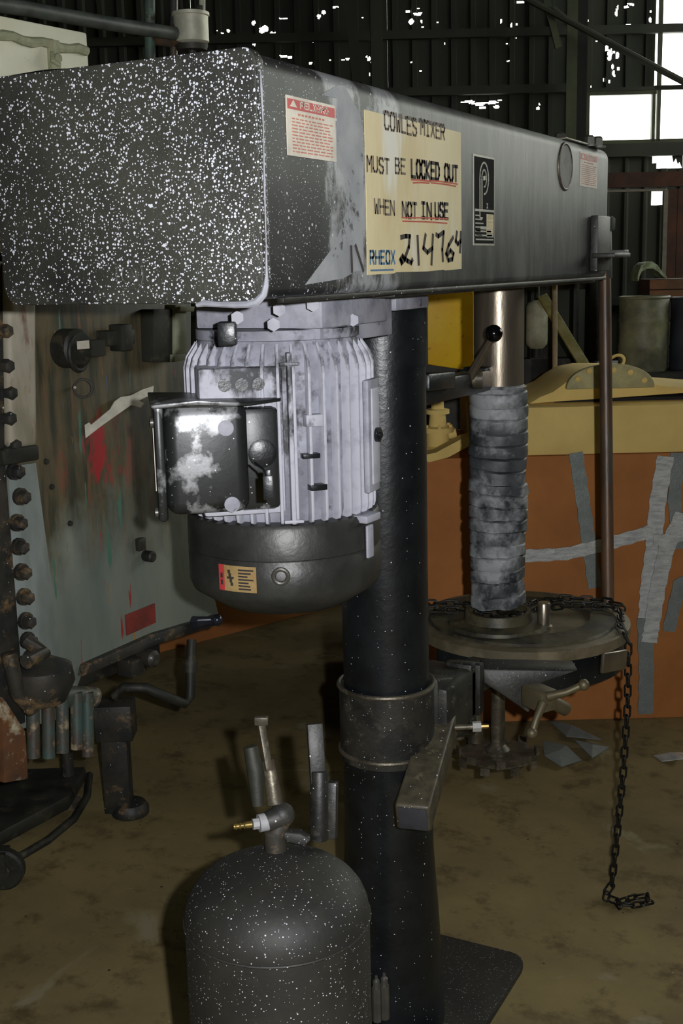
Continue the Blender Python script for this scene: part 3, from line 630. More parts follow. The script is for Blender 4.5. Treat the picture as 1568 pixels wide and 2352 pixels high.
fs = [(i*4+j, i*4+(j+1)%4, (i+1)*4+(j+1)%4, (i+1)*4+j) for i in range(nseg) for j in range(4)]+[(0,1,2,3),(nseg*4+3,nseg*4+2,nseg*4+1,nseg*4)]
m.add(vs, fs); ring = make('clamp_ring', m, M_BLACK, mixer, bevel=.004)
m = MB()
p = PX(1410, 1522, TB.x+TR-.04); m.bar(PD(1382,1524,2.93), PD(1436,1514,3.0), .01, .05); make('bare_patch', m, M_STEEL, ring, bevel=.003)
m = MB(); p = PZ(1248, 1446, TZ); m.lathe(p, [(.024,0),(.024,.012),(.018,.014),(.018,.075),(.016,.078)], 20); make('stub_pin', m, M_STEEL, table)
m = MB(); p = PD(1275, 1495, 3.0)
# casting between column and clamp
m = MB(); m.box((XC+.055, 2.46, .755), (.13, .19, .13)); m.bar(Vector((XC+.03, 2.50, .74)), Vector((XC+.03, 2.92, .695)), .08, .07); m.prism([(XC-.02,2.36,.845),(XC+.10,2.36,.845),(XC+.12,2.56,.79),(XC-.02,2.56,.79)], (0,0,-.15))
cast = make('clamp_casting', m, M_BLKDIRT, mixer, bevel=.012)
m = MB(); m.box((XC+.085, 2.53, .745), (.07, .03, .17)); m.box((XC+.07, 2.62, .735), (.075, .03, .13)); make('casting_rib', m, M_BLKDIRT, cast, bevel=.006)
m = MB(); m.tube([Vector((XC+.06, 2.7, .73)), Vector((XC+.06, 2.7, .56))], .016, 14); m.tube([Vector((XC+.03, 2.66, .73)), Vector((XC+.03, 2.66, .58))], .014, 14); make('guide_pin', m, M_WORN, cast)
m = MB(); p = PD(1065, 1670, 2.5); e = (HR*.99+UP*.02); m.tube([p-e*.02, p+e*.02], .006, 10, 0); m.tube([p+e*.018, p+e*.036], .011, 6, 1); m.tube([p+e*.036, p+e*.052], .005, 8, 2); make('air_fitting', m, [M_WORN, plain('white_fitting', (222,222,214), .4), M_BRASS], cast)
# square tube lever bar towards the viewer
E1 = PX(948, 1872, -.965); E1 = Vector((-.965, 2.13, .60)); 
e1 = PY(948, 1880, 2.10); e2 = PY(1030, 1600, 2.52)
m = MB(); m.bar(e1, e2, .074, .066); tubeb = make('square_tube', m, grimy('dusty_square_tube', (116,108,86), (84,78,62), 26, .4,.6,.5, third=(150,142,112), tscale=30, tlo=.6, thi=.7, specks=((110,.25,.5),)), mixer, bevel=.007, segs=3)
dd = (e2-e1).normalized(); sx = dd.cross(UP).normalized()
m = MB(); m.box(e1-dd*.0015, (.060, .004, .054), (sx, dd, sx.cross(dd))); make('end_plug', m, plain('grey_plug', (92,92,98), .5), tubeb, bevel=.0015)
# shaft and toothed dispersion blade
m = MB(); m.lathe(SP, [(.020,.40),(.020,.60),(.024,.60),(.024,.74)], 24); sh = make('mixer_shaft', m, M_WORN, mixer)
m = MB(); m.lathe(SP, [(.02,.388),(.105,.388),(.105,.392),(.02,.392)], 48, caps=False); m.lathe(SP, [(.03,.37),(.035,.405),(.02,.42)], 20); bl = make('blade_disc', m, M_WORN, sh)
tm = MB(); tm.prism([(0,-.013,0),(.004,.013,0),(.012,.013,0),(.010,-.013,0)], (0,0,.022)); tooth = meshonly('tooth', tm, M_WORN)
for k in range(16):
    a_ = 2*PI*k/16; r = .103; d = Vector((math.cos(a_), math.sin(a_), 0))
    place(tooth, 'blade_tooth', sh, Matrix.Translation(SP+d*r+UP*(.390 if k % 2 else .368)) @ Matrix.Rotation(a_+.35, 4, 'Z'))
# T handle
c0 = PD(1240, 1600, 2.86)
m = MB(); m.bar(PD(1215, 1592, 2.90), PD(1262, 1612, 2.84), .05, .05); m.tube([PD(1255,1600,2.83), PD(1300,1590,2.82), PD(1340,1572,2.81)], [.012,.009,.009], 10); m.ball(PD(1340,1573,2.81), .014, 12); m.tube([PD(1248,1612,2.83), PD(1232,1650,2.82), PD(1222,1682,2.81)], [.012,.009,.009], 10); m.ball(PD(1221,1684,2.81), .014, 12); m.tube([PD(1255,1605,2.86), PD(1300,1630,2.9)], .017, 12)
make('clamp_handle', m, M_OLD, mixer, bevel=.003)
m = MB(); m.prism([PD(x_, y_, 2.93) for x_, y_ in ((1110,1535),(1330,1540),(1230,1575),(1215,1640),(1150,1595),(1110,1570))], HD*.08); make('clamp_frame', m, M_BLKDIRT, mixer, bevel=.006)
# tall steel rod from the bracket down to the table
m = MB(); m.tube([PD(1387, 505, 3.50), PD(1389, 700, 3.53), PD(1396, 1385, 3.60)], .0185, 18); rod = make('tall_rod', m, M_RUST, mixer)
m = MB(); a_, b_ = PD(1386, 500, 3.5), PD(1389, 640, 3.525); m.tube([a_, b_], .022, 16); m.lathe(PD(1386, 515, 3.5), [(.03,-.02),(.034,-.015),(.034,.015),(.026,.022)], 10); m.box(PD(1388,580,3.51), (.13, .05, .012)); make('rod_socket', m, M_PIPE, rod, bevel=.001)
ft = MB(); p = PD(1396, 1385, 3.60); ft.lathe(p-UP*.03, [(.035,-.0),(.035,.02),(.022,.025)], 14); ft.bar(p-UP*.02, TB+Vector((.1,.24,TZ-.02)), .05, .02); make('rod_foot', ft, M_DARK, rod)

# ================================================================ PAPER SIGN
sx0 = X1+.0006; a = yz(835, 250, X1); b = yz(1059, 625, X1)
sy0, sy1 = a.y, b.y; sz1 = a.z-.001; sz0 = yz(945, 628, X1).z
sign = thing('paper_sign', 'cream taped paper lockout sign lettered by hand on the mixer housing', 'sign', Vector((X1, sy0, sz0)))
W = sy1-sy0; H = sz1-sz0
m = MB(); pts = [(0,0),(.25,.004),(.27,.012),(.6,.01),(.78,.018),(.8,.012),(1,.02),(1,.5),(.995,1.0),(.6,1.0),(.28,.997),(.0,1.0),(.004,.5)]
m.prism([(X1, sy0+W*p, sz0+H*q) for p, q in pts], (.0008,0,0)); make('paper', m, M_SIGN, sign)
xt = X1+.0011
def P2(px, py): return PX(px, py, xt)
def line(text, px0, py0, px1, py1, lw, mat_, gapf=.45, name='lettering', jit=.03):
    a, b = P2(px0, py0), P2(px1, py1); w = b.y-a.y; n = len(text); lwid = w/(n+(n-1)*gapf); h = abs(a.z-PX(px0, py0-1, xt).z)
    m = MB(); return a, w, lwid
def put(text, px0, pbase, px1, htpx, lw, mat_, gapf=.4, name='lettering', jit=.03):
    a = P2(px0, pbase); b = P2(px1, pbase); w = b.y-a.y; n = len(text); lt = w/(n+(n-1)*gapf)
    h = P2(px0, pbase-htpx).z-a.z; m = MB(); strokes(m, text, a, EY, EZ, lt, h, lt*gapf, lw, NX, 0, .0005, jit)
    return make(name, m, mat_, sign)
put('COWLES', 883, 296, 956, 40, .004, M_INKF); put('MIXER', 966, 308, 1020, 34, .004, M_INKF)
put('MUST', 843, 392, 893, 34, .004, M_INKF); put('BE', 908, 397, 930, 33, .004, plain('ghost_ink', (158,148,128), .7))
put('LOCKED', 945, 405, 1008, 38, .0062, M_INK); put('OUT', 1021, 412, 1050, 34, .0062, M_INK)
put('WHEN', 860, 490, 905, 32, .004, M_INKF); put('NOT', 924, 498, 956, 33, .0058, M_INKF); put('IN', 967, 500, 990, 34, .006, M_INK); put('USE', 999, 500, 1028, 34, .006, M_INK)
m = MB(); rnd = random.Random(2)
for (x0_, y0_, x1_, y1_) in ((944,413,988,417),(988,415,1050,423),(948,420,985,421),(990,420,1046,428),(922,500,1028,503),(924,508,1026,513)):
    p, q = P2(x0_, y0_), P2(x1_, y1_); m = MB(); ribbon(m, [p, (p+q)/2+UP*.001, q], .0026, xt, 0); make('underline', m, M_REDL, sign)
pass
m = MB(); x_ = P2(918, 604)
for ch, px_, base_, ht, wpx in (('2',919,604,62,26),('1',955,606,62,10),('4',972,606,66,26),('7',1002,598,62,22),('6',1024,598,50,20),('4',1046,578,44,14)):
    a = P2(px_, base_); w = P2(px_+wpx, base_).y-a.y; h = P2(px_, base_-ht).z-a.z
    strokes(m, ch, a, EY, EZ, w, h, 0, .008, NX, 0, .0006)
make('marker_number', m, M_INK, sign)
m = MB(); a = P2(850, 606); w = P2(906, 606).y-a.y; h = P2(850, 577).z-a.z
strokes(m, 'RHEOX', a, EY, EZ, w/7.0, h, w/7.0*.5, .0042, NX, 0, .0005); quad(m, a.y, a.y+w*.95, a.z-.012, a.z-.009, xt, .0004, 0); make('blue_logo', m, M_BLUE, sign)

# ================================================================ CHAIN round the table and down to the floor
chain = thing('hanging_chain', 'dark steel chain wrapped round the table edge and hanging to the floor', 'chain', PZ(1405, 2060, 0))
lm = MB()
ln = .019; R1 = .0085
pts = []
for k in range(16):
    a_ = 2*PI*k/16; pts.append((math.cos(a_)*R1, 0, math.sin(a_)*R1+(ln-R1 if math.sin(a_) > 0 else -(ln-R1))))
pts = [Vector(p) for p in pts]; n = len(pts); m = 6; vs = []
for i, p in enumerate(pts):
    d = (pts[(i+1)%n]-pts[i-1]).normalized(); y = Vector((0,1,0)); x = d.cross(y)
    for j in range(m): b_ = 2*PI*j/m; vs.append(p+(x*math.cos(b_)+y*math.sin(b_))*.0032)
lm.add(vs, [(i*m+j, i*m+(j+1)%m, ((i+1)%n)*m+(j+1)%m, ((i+1)%n)*m+j) for i in range(n) for j in range(m)])
link = meshonly('link', lm, M_CHAIN)
path = []
zc_ = TZ+.020
for x_, y_ in ((1425,1386),(1380,1378),(1300,1374),(1230,1382),(1200,1396),(1150,1402),(1100,1398),(1060,1386),(975,1384),(955,1390),(975,1398),(1060,1402),(1100,1412),(1150,1416),(1205,1410),(1240,1398),(1300,1392),(1380,1392),(1425,1398)):
    path.append(PZ(x_, y_, zc_))
path += [TB+Vector((TR-.01, -.03, TZ+.012)), TB+Vector((TR+.012, -.035, TZ-.02)), TB+Vector((TR+.014, -.036, TZ-.2))]
fp_ = PZ(1404, 2050, .012)
path += [path[-1].lerp(fp_, .35)+HR*.004, path[-1].lerp(fp_, .7)+HR*.002, fp_+UP*.02, fp_+HR*-.01+UP*.003]
pile = [PZ(a_, b_, .008) for a_, b_ in ((1392,2064),(1420,2075),(1450,2065),(1485,2060),(1488,2076),(1455,2082),(1418,2078),(1432,2098))]
path += pile
segs = []
for p, q in zip(path, path[1:]): segs.append((p, q, (q-p).length))
tot = sum(s[2] for s in segs); step = .0295; nl = int(tot/step)
def at_(s_):
    for p, q, l in segs:
        if s_ <= l: return p.lerp(q, s_/l), (q-p).normalized()
        s_ -= l
    return segs[-1][1], (segs[-1][1]-segs[-1][0]).normalized()
for k in range(nl):
    p, d = at_(step*(k+.5)); x = d.cross(Vector((.3,.2,.9))).normalized(); y = d.cross(x)
    if k % 2: x, y = y, -x
    if k > nl-22: p = p+UP*.004
    place(link, 'chain_link', chain, frame(x, y, d, p))

# ================================================================ PRESSURE TANK in front
tc = Vector((-.905, 1.49, 0)); tr = .147; tz = .835
tank = thing('air_tank', 'round-topped black steel tank with small valves standing in front of the column', 'tank', tc)
pr = [(.10,0),(tr,.02),(tr,tz-.085)]
for k in range(1, 9):
    a_ = PI/2*k/8; pr.append((tr*math.cos(a_)**.75 if k < 8 else .001, tz-.085+.085*math.sin(a_)))
m = MB(); m.lathe(tc, pr, 64); shell = make('shell', m, M_TANK, tank)
m = MB(); m.torus(tc+UP*(tz-.09), UP, tr+.0005, .0022, 56, 6); make('weld_seam', m, M_TANK, shell)
td = 1.93
m = MB(); m.lathe(PD(632, 1925, td)-UP*.02, [(.018,0),(.018,.03),(.013,.034)], 12); m.tube([PD(634,1915,td), PD(648,1880,td), PD(645,1855,td)], .016, 14); m.tube([PD(654,1872,td), PD(612,1888,td-.01)], [.019,.016], 14); m.ball(PD(648,1872,td), .021, 14); elbow = make('pipe_elbow', m, M_MUD, tank)
m = MB(); m.tube([PD(614,1887,td-.01), PD(594,1891,td-.015)], .0145, 16, 1); m.tube([PD(594,1891,td-.015), PD(580,1893,td-.018)], .009, 8, 1); m.tube([PD(580,1893,td-.02), PD(566,1895,td-.02)], .006, 10); m.tube([PD(566,1895,td-.02), PD(536,1899,td-.025)], .0045, 10)
for x_ in (542, 552, 562): m.torus(PD(x_, 1898-(x_-542)*.1, td-.023), HR, .005, .0012, 12, 6)
make('hose_coupler', m, [M_BRASS, plain('white_sealing_tape', (226,226,228), .5)], elbow)
m = MB(); m.tube([PD(632,1850,td), PD(622,1780,td+.01), PD(614,1745,td+.01)], [.014,.011,.010], 12); m.bar(PD(618,1770,td-.005), PD(600,1665,td+.005), .012, .008); m.bar(PD(584,1655,td), PD(616,1655,td), .012, .014); vl = make('valve_stem', m, M_WORN, tank, bevel=.002)
m = MB(); m.tube([PD(592,1850,td+.02), PD(586,1770,td+.02), PD(575,1715,td+.02)], [.010,.014,.012], 10); make('valve_body', m, M_DARK, tank)
m = MB(); m.tube([PD(733,1930,td+.03), PD(733,1770,td+.03)], .015, 12); m.bar(PD(731,1800,td+.03), PD(722,1662,td+.04), .026, .016); m.bar(PD(762,1925,td+.06), PD(764,1795,td+.06), .016, .02); make('valve_lever', m, M_BLKDIRT, tank, bevel=.002)
m = MB(); m.prism([PD(x_, y_, td-.01) for x_, y_ in ((642,1912),(690,1915),(714,1930),(700,1945),(660,1935))], HD*.02); make('lift_lug', m, M_TANK, tank, bevel=.003)

KA = 1.0
# ================================================================ OLD GREY MACHINE, left
mb0 = Vector(MO); mach = thing('old_process_machine', 'old grey bolted process machine streaked with coloured paint, left of the mixer', 'machine', mb0)
def pface(mb, pts, off, th, mi=0): mb.prism([PP(a_, b_, off) for a_, b_ in pts], MN*-th, mi)
m = MB(); pface(m, ((-40,600),(440,600),(440,1150),(505,1418),(357,1462),(196,1535),(150,1650),(-40,1700)), 0, .25); panel = make('side_panel', m, M_PANEL, mach, bevel=.006)
m = MB(); pface(m, ((505,1412),(357,1456),(196,1528),(190,1555),(360,1482),(508,1434)), .02, .04); make('bottom_rail', m, M_MUD, mach, bevel=.004)
m = MB(); pface(m, ((18,600),(86,600),(90,1028),(24,1030)), .05, .04); make('side_duct', m, grimy('chalky_beige_paint', (160,154,136), (130,124,104), 9, .4,.6,.6, stretch=(1,1,.3), third=(112,84,70), tscale=16), mach, bevel=.015, segs=3)
m = MB(); pface(m, ((20,1072),(84,1062),(150,1560),(60,1640),(40,1500)), .012, .02); make('flange_strip', m, grimy('pale_blue_grey_paint', (132,140,136), (108,116,110), 9, .4,.6,.6, stretch=(1,1,.3)), mach, bevel=.004)
m = MB(); pface(m, ((6,1034),(90,1022),(92,1056),(10,1070)), .06, .05); make('clamp_block', m, M_DARK, mach, bevel=.005)
m = MB(); pface(m, ((-40,600),(12,600),(12,1040),(60,1660),(-40,1700)), .03, .04); make('edge_frame', m, M_MUD, mach, bevel=.004)
for k, (x_, y_) in enumerate(((2,760),(5,840),(12,902),(10,960),(22,1022),(30,1082),(44,1140),(36,1200),(40,1255),(46,1313),(52,1370),(56,1425),(60,1470),(66,1510))):
    m = MB(); p = PP(x_, y_, .02); m.lathe(p, [(.017,0),(.017,.03),(.013,.036),(.006,.038)], 6, MN+ME*-.15); m.lathe(p, [(.022,0),(.022,.01)], 12, MN); make('flange_bolt', m, M_MUD, mach)
m = MB(); p = PP(148, 800, .0); m.lathe(p, [(.05,0),(.05,.05),(.04,.06)], 24, MN); m.torus(p+MN*.05-UP*.01, MN+ME*.3, .045, .006, 28, 8); m.box(p+MN*.07+ME*.03, (.04,.05,.04), (MN, ME, UP)); rg = make('port_ring', m, M_DARK, mach)
m = MB(); m.box(PP(191, 792, .09), (.002, .04, .02), (MN, ME, UP)); m2 = make('tag_strip', m, M_STICK, mach); m = MB()
m = MB(); m.torus(PP(191, 892, .03), (CAM-PP(191,892,.03))+ME*.4, .023, .0035, 28, 8); m.tube([PP(168, 890, .0), PP(172,890,.03)], .004, 8); make('pull_ring', m, M_BOLT, mach)
m = MB(); p = PP(265, 775, .02); m.box(p, (.05, .10, .04), (MN, ME, UP)); m.box(p+MN*.02, (.05, .04, .07), (MN, ME, UP)); make('dark_latch', m, M_DARK, mach, bevel=.005)
m = MB(); pface(m, ((352,710),(400,710),(400,832),(356,832)), .05, .05); make('junction_cover', m, M_DARK, mach, bevel=.004)
m = MB(); pface(m, ((402,700),(428,700),(428,812),(402,816)), .06, .04); pface(m, ((400,814),(440,812),(440,824),(400,832)), .065, .05); pface(m, ((414,704),(448,704),(446,716),(414,716)), .07, .05); make('pale_upright', m, grimy('pale_olive_paint', (150,154,130), (126,128,104), 9, .4,.6,.6), mach, bevel=.002)
m = MB(); m.box(PP(322, 1250, .005), (.02, .028, .036), (MN, ME, UP)); m.lathe(PP(332, 1276, .0), [(.016,0),(.016,.03),(.012,.034)], 14, MN); make('stop_stud', m, M_DARK, mach, bevel=.003)
for x_, y_ in ((118,1118),(160,1202),(105,1060)): m = MB(); m.lathe(PP(x_, y_, 0), [(.008,0),(.007,.006)], 8, MN); make('panel_screw', m, M_DARK, mach)
m = MB(); pface(m, ((289,1413),(356,1386),(358,1430),(292,1460)), .004, .004); make('red_label', m, grimy('dull_red_label', (124,44,36), (96,40,32), 20, .4,.6,.6), mach)
m = MB(); pts = [(196,1006),(194,976),(204,970),(208,976),(252,940),(262,922),(276,912),(300,908),(325,895),(352,886),(350,904),(318,920),(330,926),(322,936),(300,930),(262,954),(232,978)]
m.prism([PP(a_, b_, .012+.006*(i % 3)) for i, (a_, b_) in enumerate(pts)], MN*.002); make('torn_tape', m, plain('torn_white_tape', (208,204,188), .7), mach)
m = MB(); m.tube([PP(445, 1430, .03), PP(470, 1428, .04), PP(498, 1426, .05)], [.02,.017,.012], 12); m.ball(PP(498, 1424, .06), .018, 14); make('rail_knob', m, plain('dark_chromed_knob', (70,72,84), .2, .6), mach)
m = MB(); m.lathe(PP(335, 1510, .02), [(.025,-.02),(.025,.03),(.015,.04)], 10, MN); m.box(PP(300,1530,.0), (.06,.05,.05), (MN, ME, UP)); make('rail_fitting', m, M_MUD, mach, bevel=.004)
m = MB(); m.tube([PP(440,1470,.03), PP(437,1540,.05), PP(437,1600,.05), PP(425,1616,.05), PP(392,1604,.03), PP(335,1580,.0), PP(285,1578,-.05), PP(262,1600,-.08)], .0145, 12); m.tube([PP(438,1515,.045), PP(437,1545,.05)], .021, 12); make('drain_pipe', m, M_DARK, mach)
# lower gearwork: a worm housing, bell, legs
f0 = PZ(300, 1868, 0)
m = MB(); m.tube([f0+UP*.02, f0+UP*.33+ME*-.05], .001, 4)
m = MB(); m.box(f0+UP*.20-HR*.035, (.085, .07, .37), (HR, HD, UP)); m.box(f0+UP*.33-HR*.03, (.12,.10,.12), (HR, HD, UP)); m.lathe(f0, [(.062,0),(.062,.022),(.05,.04),(.03,.045)], 24); leg = make('leg', m, M_MUD, mach, bevel=.004)
f1 = PZ(162, 1850, 0)
m = MB(); m.lathe(f1, [(.035,0),(.035,.02),(.02,.03),(.02,.30)], 16); m.lathe(f1+UP*.28, [(.045,0),(.06,.05),(.06,.16),(.045,.2),(.045,.26)], 20); make('leg', m, M_MUD, mach)
m = MB(); c0 = PP(92, 1540, .05); m.lathe(c0-UP*.03, [(.001,-.06),(.06,-.05),(.085,0),(.08,.04),(.04,.06)], 20); m.tube([PP(20,1500,.05), PP(40,1590,.06), PP(75,1630,.06)], .02, 12); m.tube([PP(60,1470,.06), PP(100,1500,.1), PP(60,1520,.12)], .018, 10); make('gearbox', m, M_MUD, mach)
m = MB(); 
for x_ in (75, 110, 142, 175, 200): m.tube([PP(x_, 1590, .02), PP(x_+2, 1720+(x_ % 7)*4, .03)], .017, 10)
m.tube([PP(60,1600,.0), PP(215,1600,.0)], .03, 12); make('pipe_cluster', m, grimy('crusted_teal_pipes', (62,80,74), (70,52,42), 9, .4,.6,.5, third=(150,138,110), tscale=18), mach)
m = MB(); pface(m, ((8,1600),(60,1680),(66,1790),(10,1800)), .05, .05); make('rusty_guard', m, grimy('rusty_guard_paint', (104,66,36), (72,52,40), 9, .4,.6,.6, third=(176,168,140), tscale=12), mach, bevel=.005)
m = MB(); m.prism([PZ(-60,1800,.06), PZ(200,1790,.06), PZ(160,1860,.06), PZ(-60,1980,.06)], (0,0,.05)); make('lower_tray', m, M_DARK, mach, bevel=.01)
m = MB(); m.box(MO+MN*-.45+UP*.70-ME*.35, (.8, .9, .12), (MN, ME, UP)); m.box(MO+MN*-.45+UP*1.2-ME*.35, (.36, .5, 1.2), (MN, ME, UP)); make('machine_body', m, M_DARK, mach, bevel=.01)
# cream cabinet above, behind the housing
cab = thing('cream_cabinet', 'cream painted steel cabinet on top of the machine, behind the black housing', 'cabinet', PP(100, 600, -.1))
m = MB(); a, b = PP(200, 75, -.02), PP(200, 600, -.02)
e0 = PP(-60, 75, -.02); ln_ = (a-e0).dot(ME)
m.prism([a, Vector((a.x,a.y,1.805)), Vector((a.x,a.y,1.805))-ME*ln_, a-ME*ln_], MN*-.35); cbd = make('body', m, M_CABW, cab, bevel=.006)
m = MB(); p1 = PP(199, 118, -.015); q1 = p1-ME*ln_; 
m.tube([p1+UP*.004*math.sin(k*1.7)+ME*(-ln_*k/12) for k in range(13)], [.012+.001*math.sin(k*2.3) for k in range(13)], 8); make('crusted_seam', m, M_CABG, cab)
m = MB(); m.box(PP(122, 128, -.01), (.03, .02, .07), (MN, ME, UP)); m.lathe(PP(128, 134, .0), [(.012,0),(.012,.012)], 6, MN); m.tube([PP(120,120,.0), PP(121,140,.01), PP(138,150,.01)], .006, 8); make('hasp', m, M_CABG, cab, bevel=.003)
m = MB(); m.tube([PP(30, 178, .03), PP(100, 170, .03), PP(150,162,.03)], [.006,.010,.005], 8); make('handle', m, M_BLACK, cab)

# ================================================================ PIPES over the machine
pr_ = thing('overhead_pipework', 'dark grey overhead pipe run with greenish risers ending at a pale filter bowl', 'pipes', PP(400, 80, -.3))
o_ = -.22
m = MB(); m.tube([PP(-80, 0, o_), PP(60, 20, o_), PP(180, 42, o_), PP(300, 62, o_), PP(410, 78, o_)], .0195, 16); make('main_pipe', m, M_PIPE, pr_)
m = MB(); m.lathe(PP(412, 80, o_), [(.016,-.02),(.03,-.015),(.03,.015),(.02,.02)], 16, ME); make('union_nut', m, M_RUST, pr_)
m = MB(); m.tube([PP(343, -60, o_-.06), PP(345, 190, o_-.06)], .0165, 14); make('riser', m, M_TEAL, pr_)
m = MB(); m.tube([PP(400, -60, o_-.05), PP(398, 190, o_-.05)], .012, 12); m.tube([PP(342,85,o_-.06), PP(398,95,o_-.05)], .02, 12); make('riser', m, M_RUST, pr_)
m = MB(); m.tube([PP(464, -60, o_+.03), PP(464, 46, o_+.03)], .010, 12); make('riser', m, plain('pale_riser', (170,170,150), .5), pr_)
fb_ = PP(440, 100, o_+.02)
m = MB(); m.lathe(fb_, [(.03,-.006),(.048,0),(.053,.004),(.053,.076),(.057,.078),(.057,.087),(.048,.09),(.02,.091)], 32); fb = make('filter_bowl', m, plain('pale_filter_casting', (188,186,166), .45, .2), pr_)
m = MB(); m.lathe(fb_+UP*.088+HR*.03, [(.010,0),(.010,.018),(.006,.02)], 6); make('bowl_bolt', m, M_BOLT, fb)
m = MB(); m.lathe(fb_, [(.045,-.02),(.05,-.004)], 24); make('bowl_base', m, M_DARK, fb)
m = MB(); m.tube([fb_-UP*.02, fb_-UP*.3], .012, 10); make('drop_pipe', m, M_DARK, pr_)

KA = 1.2
# ================================================================ CARTONS, VESSEL AND CLUTTER BEHIND
CN = Vector((.06, -1, 0)).normalized()
cf = PZ(1500, 1650, 0)
CNn = -HD; 
def PC(px, py, off=0.0, v=None):
    v0 = cf.dot(HD)-off; return PV(px, py, v0)
carton = thing('taped_carton', 'big brown cardboard carton bound with silver duct tape, behind the round table', 'carton', Vector((cf.x, cf.y, 0)))
vC = cf.dot(HD); uL = PV(815, 1200, vC).dot(HR); uR = PV(1900, 1200, vC).dot(HR); zC = PV(1300, 1046, vC).z
m = MB(); m.box(UV((uL+uR)/2, vC+.4, zC/2), (uR-uL, .8, zC), (HR, HD, UP)); make('carton_body', m, M_CARD, carton, bevel=.006)
zt = PV(1300, 935, vC).z
m = MB(); m.box(UV((uL+uR)/2+.24, vC+.4, (zC+zt)/2+.001), (uR-uL-.48, .79, zt-zC), (HR, HD, UP)); make('tan_sleeve', m, M_TAN, carton, bevel=.006)
def tape(pts, w, mt=M_TAPE, off=.006, name='tape_strip', par=carton):
    mb = MB(); P_ = [PC(a_, b_, off) for a_, b_ in pts]; fine_ = []
    for p, q in zip(P_, P_[1:]):
        for k in range(7): fine_.append(p.lerp(q, k/7))
    fine_.append(P_[-1]); vs = []; n = len(fine_)
    for i, p in enumerate(fine_):
        d = (fine_[min(i+1, n-1)]-fine_[max(i-1, 0)]).normalized(); s = d.cross(HD).normalized()*w/2*(1+.08*math.sin(i*2.1)); b_ = -HD*(.003+.007*noise.noise(Vector((i*1.3+pts[0][0], 2, 0))))
        vs += [p-s+b_, p+s+b_*.4, p+s+HD*.005, p-s+HD*.005]
    mb.add(vs, [(i*4+j, i*4+(j+1)%4, (i+1)*4+(j+1)%4, (i+1)*4+j) for i in range(n-1) for j in range(4)]+[(0,1,2,3),((n-1)*4+3,(n-1)*4+2,(n-1)*4+1,(n-1)*4)])
    return make(name, mb, mt, par, angle=60)
tape([(1322,1040),(1338,1150),(1352,1250),(1366,1350)], .052, M_TAPED); tape([(1205,1277),(1300,1272),(1390,1250),(1470,1228),(1505,1215)], .048, M_TAPE, .012)
tape([(1528,1048),(1510,1150),(1500,1260),(1488,1350),(1484,1420)], .062, M_TAPE, .010); tape([(1555,1040),(1548,1150),(1560,1260)], .05, M_TAPED)
tape([(1568,1180),(1530,1260),(1510,1350),(1496,1440),(1490,1475)], .06, M_TAPE, .018); tape([(1480,1420),(1484,1540),(1482,1640)], .058, M_TAPED, .008)
tape([(1590,1220),(1540,1240),(1500,1240)], .04, M_TAPE, .022); tape([(1600,1330),(1560,1340),(1535,1450)], .05, M_TAPED, .004)
# conical hopper lid with lifting eye sitting in the carton
hv = vC+.50; hc = PV(1405, 900, hv); hopper = thing('arched_vessel_cover', 'tan arched vessel cover with bolted end plate and lifting eye above the carton', 'lid', Vector((hc.x, hc.y, zt+.08)))
hz = zt+.10
hv2 = vC+.10
m = MB(); m.prism([PV(x_, y_, hv2) for x_, y_ in ((1240,912),(1270,900),(1300,878),(1330,862),(1370,855),(1440,855),(1480,868),(1512,886),(1560,890),(1640,896),(1760,898))]+[UV(PV(x_, 900, hv2).dot(HR), hv2, zt+g_) for x_, g_ in ((1760,.034),(1560,.03),(1400,.018),(1280,.010),(1215,.004))], HD*.45); make('arched_cover', m, M_TAN, hopper, bevel=.006)
m = MB(); m.box(UV(PV(1490, 900, hv2).dot(HR), hv2+.2, zt+.009), (.7, .34, .012), (HR, HD, UP)); make('gap_shade', m, M_ROOF, hopper)  # dark slab standing in for the shadow in the gap under the cover
ztp_ = PV(1400, 832, hv-.2).z
m = MB(); pp_ = []
for k in range(25):
    a_ = PI*k/24; pp_.append(PV(1402, 893, hv2-.035)+HR*math.cos(a_)*.165+UP*(.001+math.sin(a_)**.9*.092))
m.prism(pp_, HD*.03); pl = make('end_plate', m, grimy('greenish_tan_plate', (170,160,112), (140,136,98), 10, .4,.6,.7), hopper, bevel=.003)
for x_, y_ in ((1326,870),(1352,852),(1408,850),(1446,855),(1478,873)):
    m = MB(); m.lathe(PV(x_, y_, hv2-.036), [(.011,0),(.011,.008),(.006,.012)], 10, -HD); make('plate_bolt', m, M_TAN, hopper)
m = MB(); m.torus(PV(1416, 830, hv2-.02), HD, .022, .006, 20, 8, sq=(1,1.3)); make('lifting_eye', m, M_TAN, hopper)
# second carton on the floor, far left of the column
a = PZ(480, 1470, 0); b = PZ(745, 1400, 0); dd = (b-a).normalized(); nn = Vector((dd.y, -dd.x, 0)); nn = nn if nn.dot(HD) > 0 else -nn
m = MB(); c0 = (a+b)/2+nn*.4-dd*.1; m.box(c0+UP*.2, (1.5, .8, .4), (dd, nn, UP)); tag(make('flat_carton', m, M_CARD, bevel=.006, base=c0), 'low brown carton on the floor seen under the motor, left of the column', 'carton')
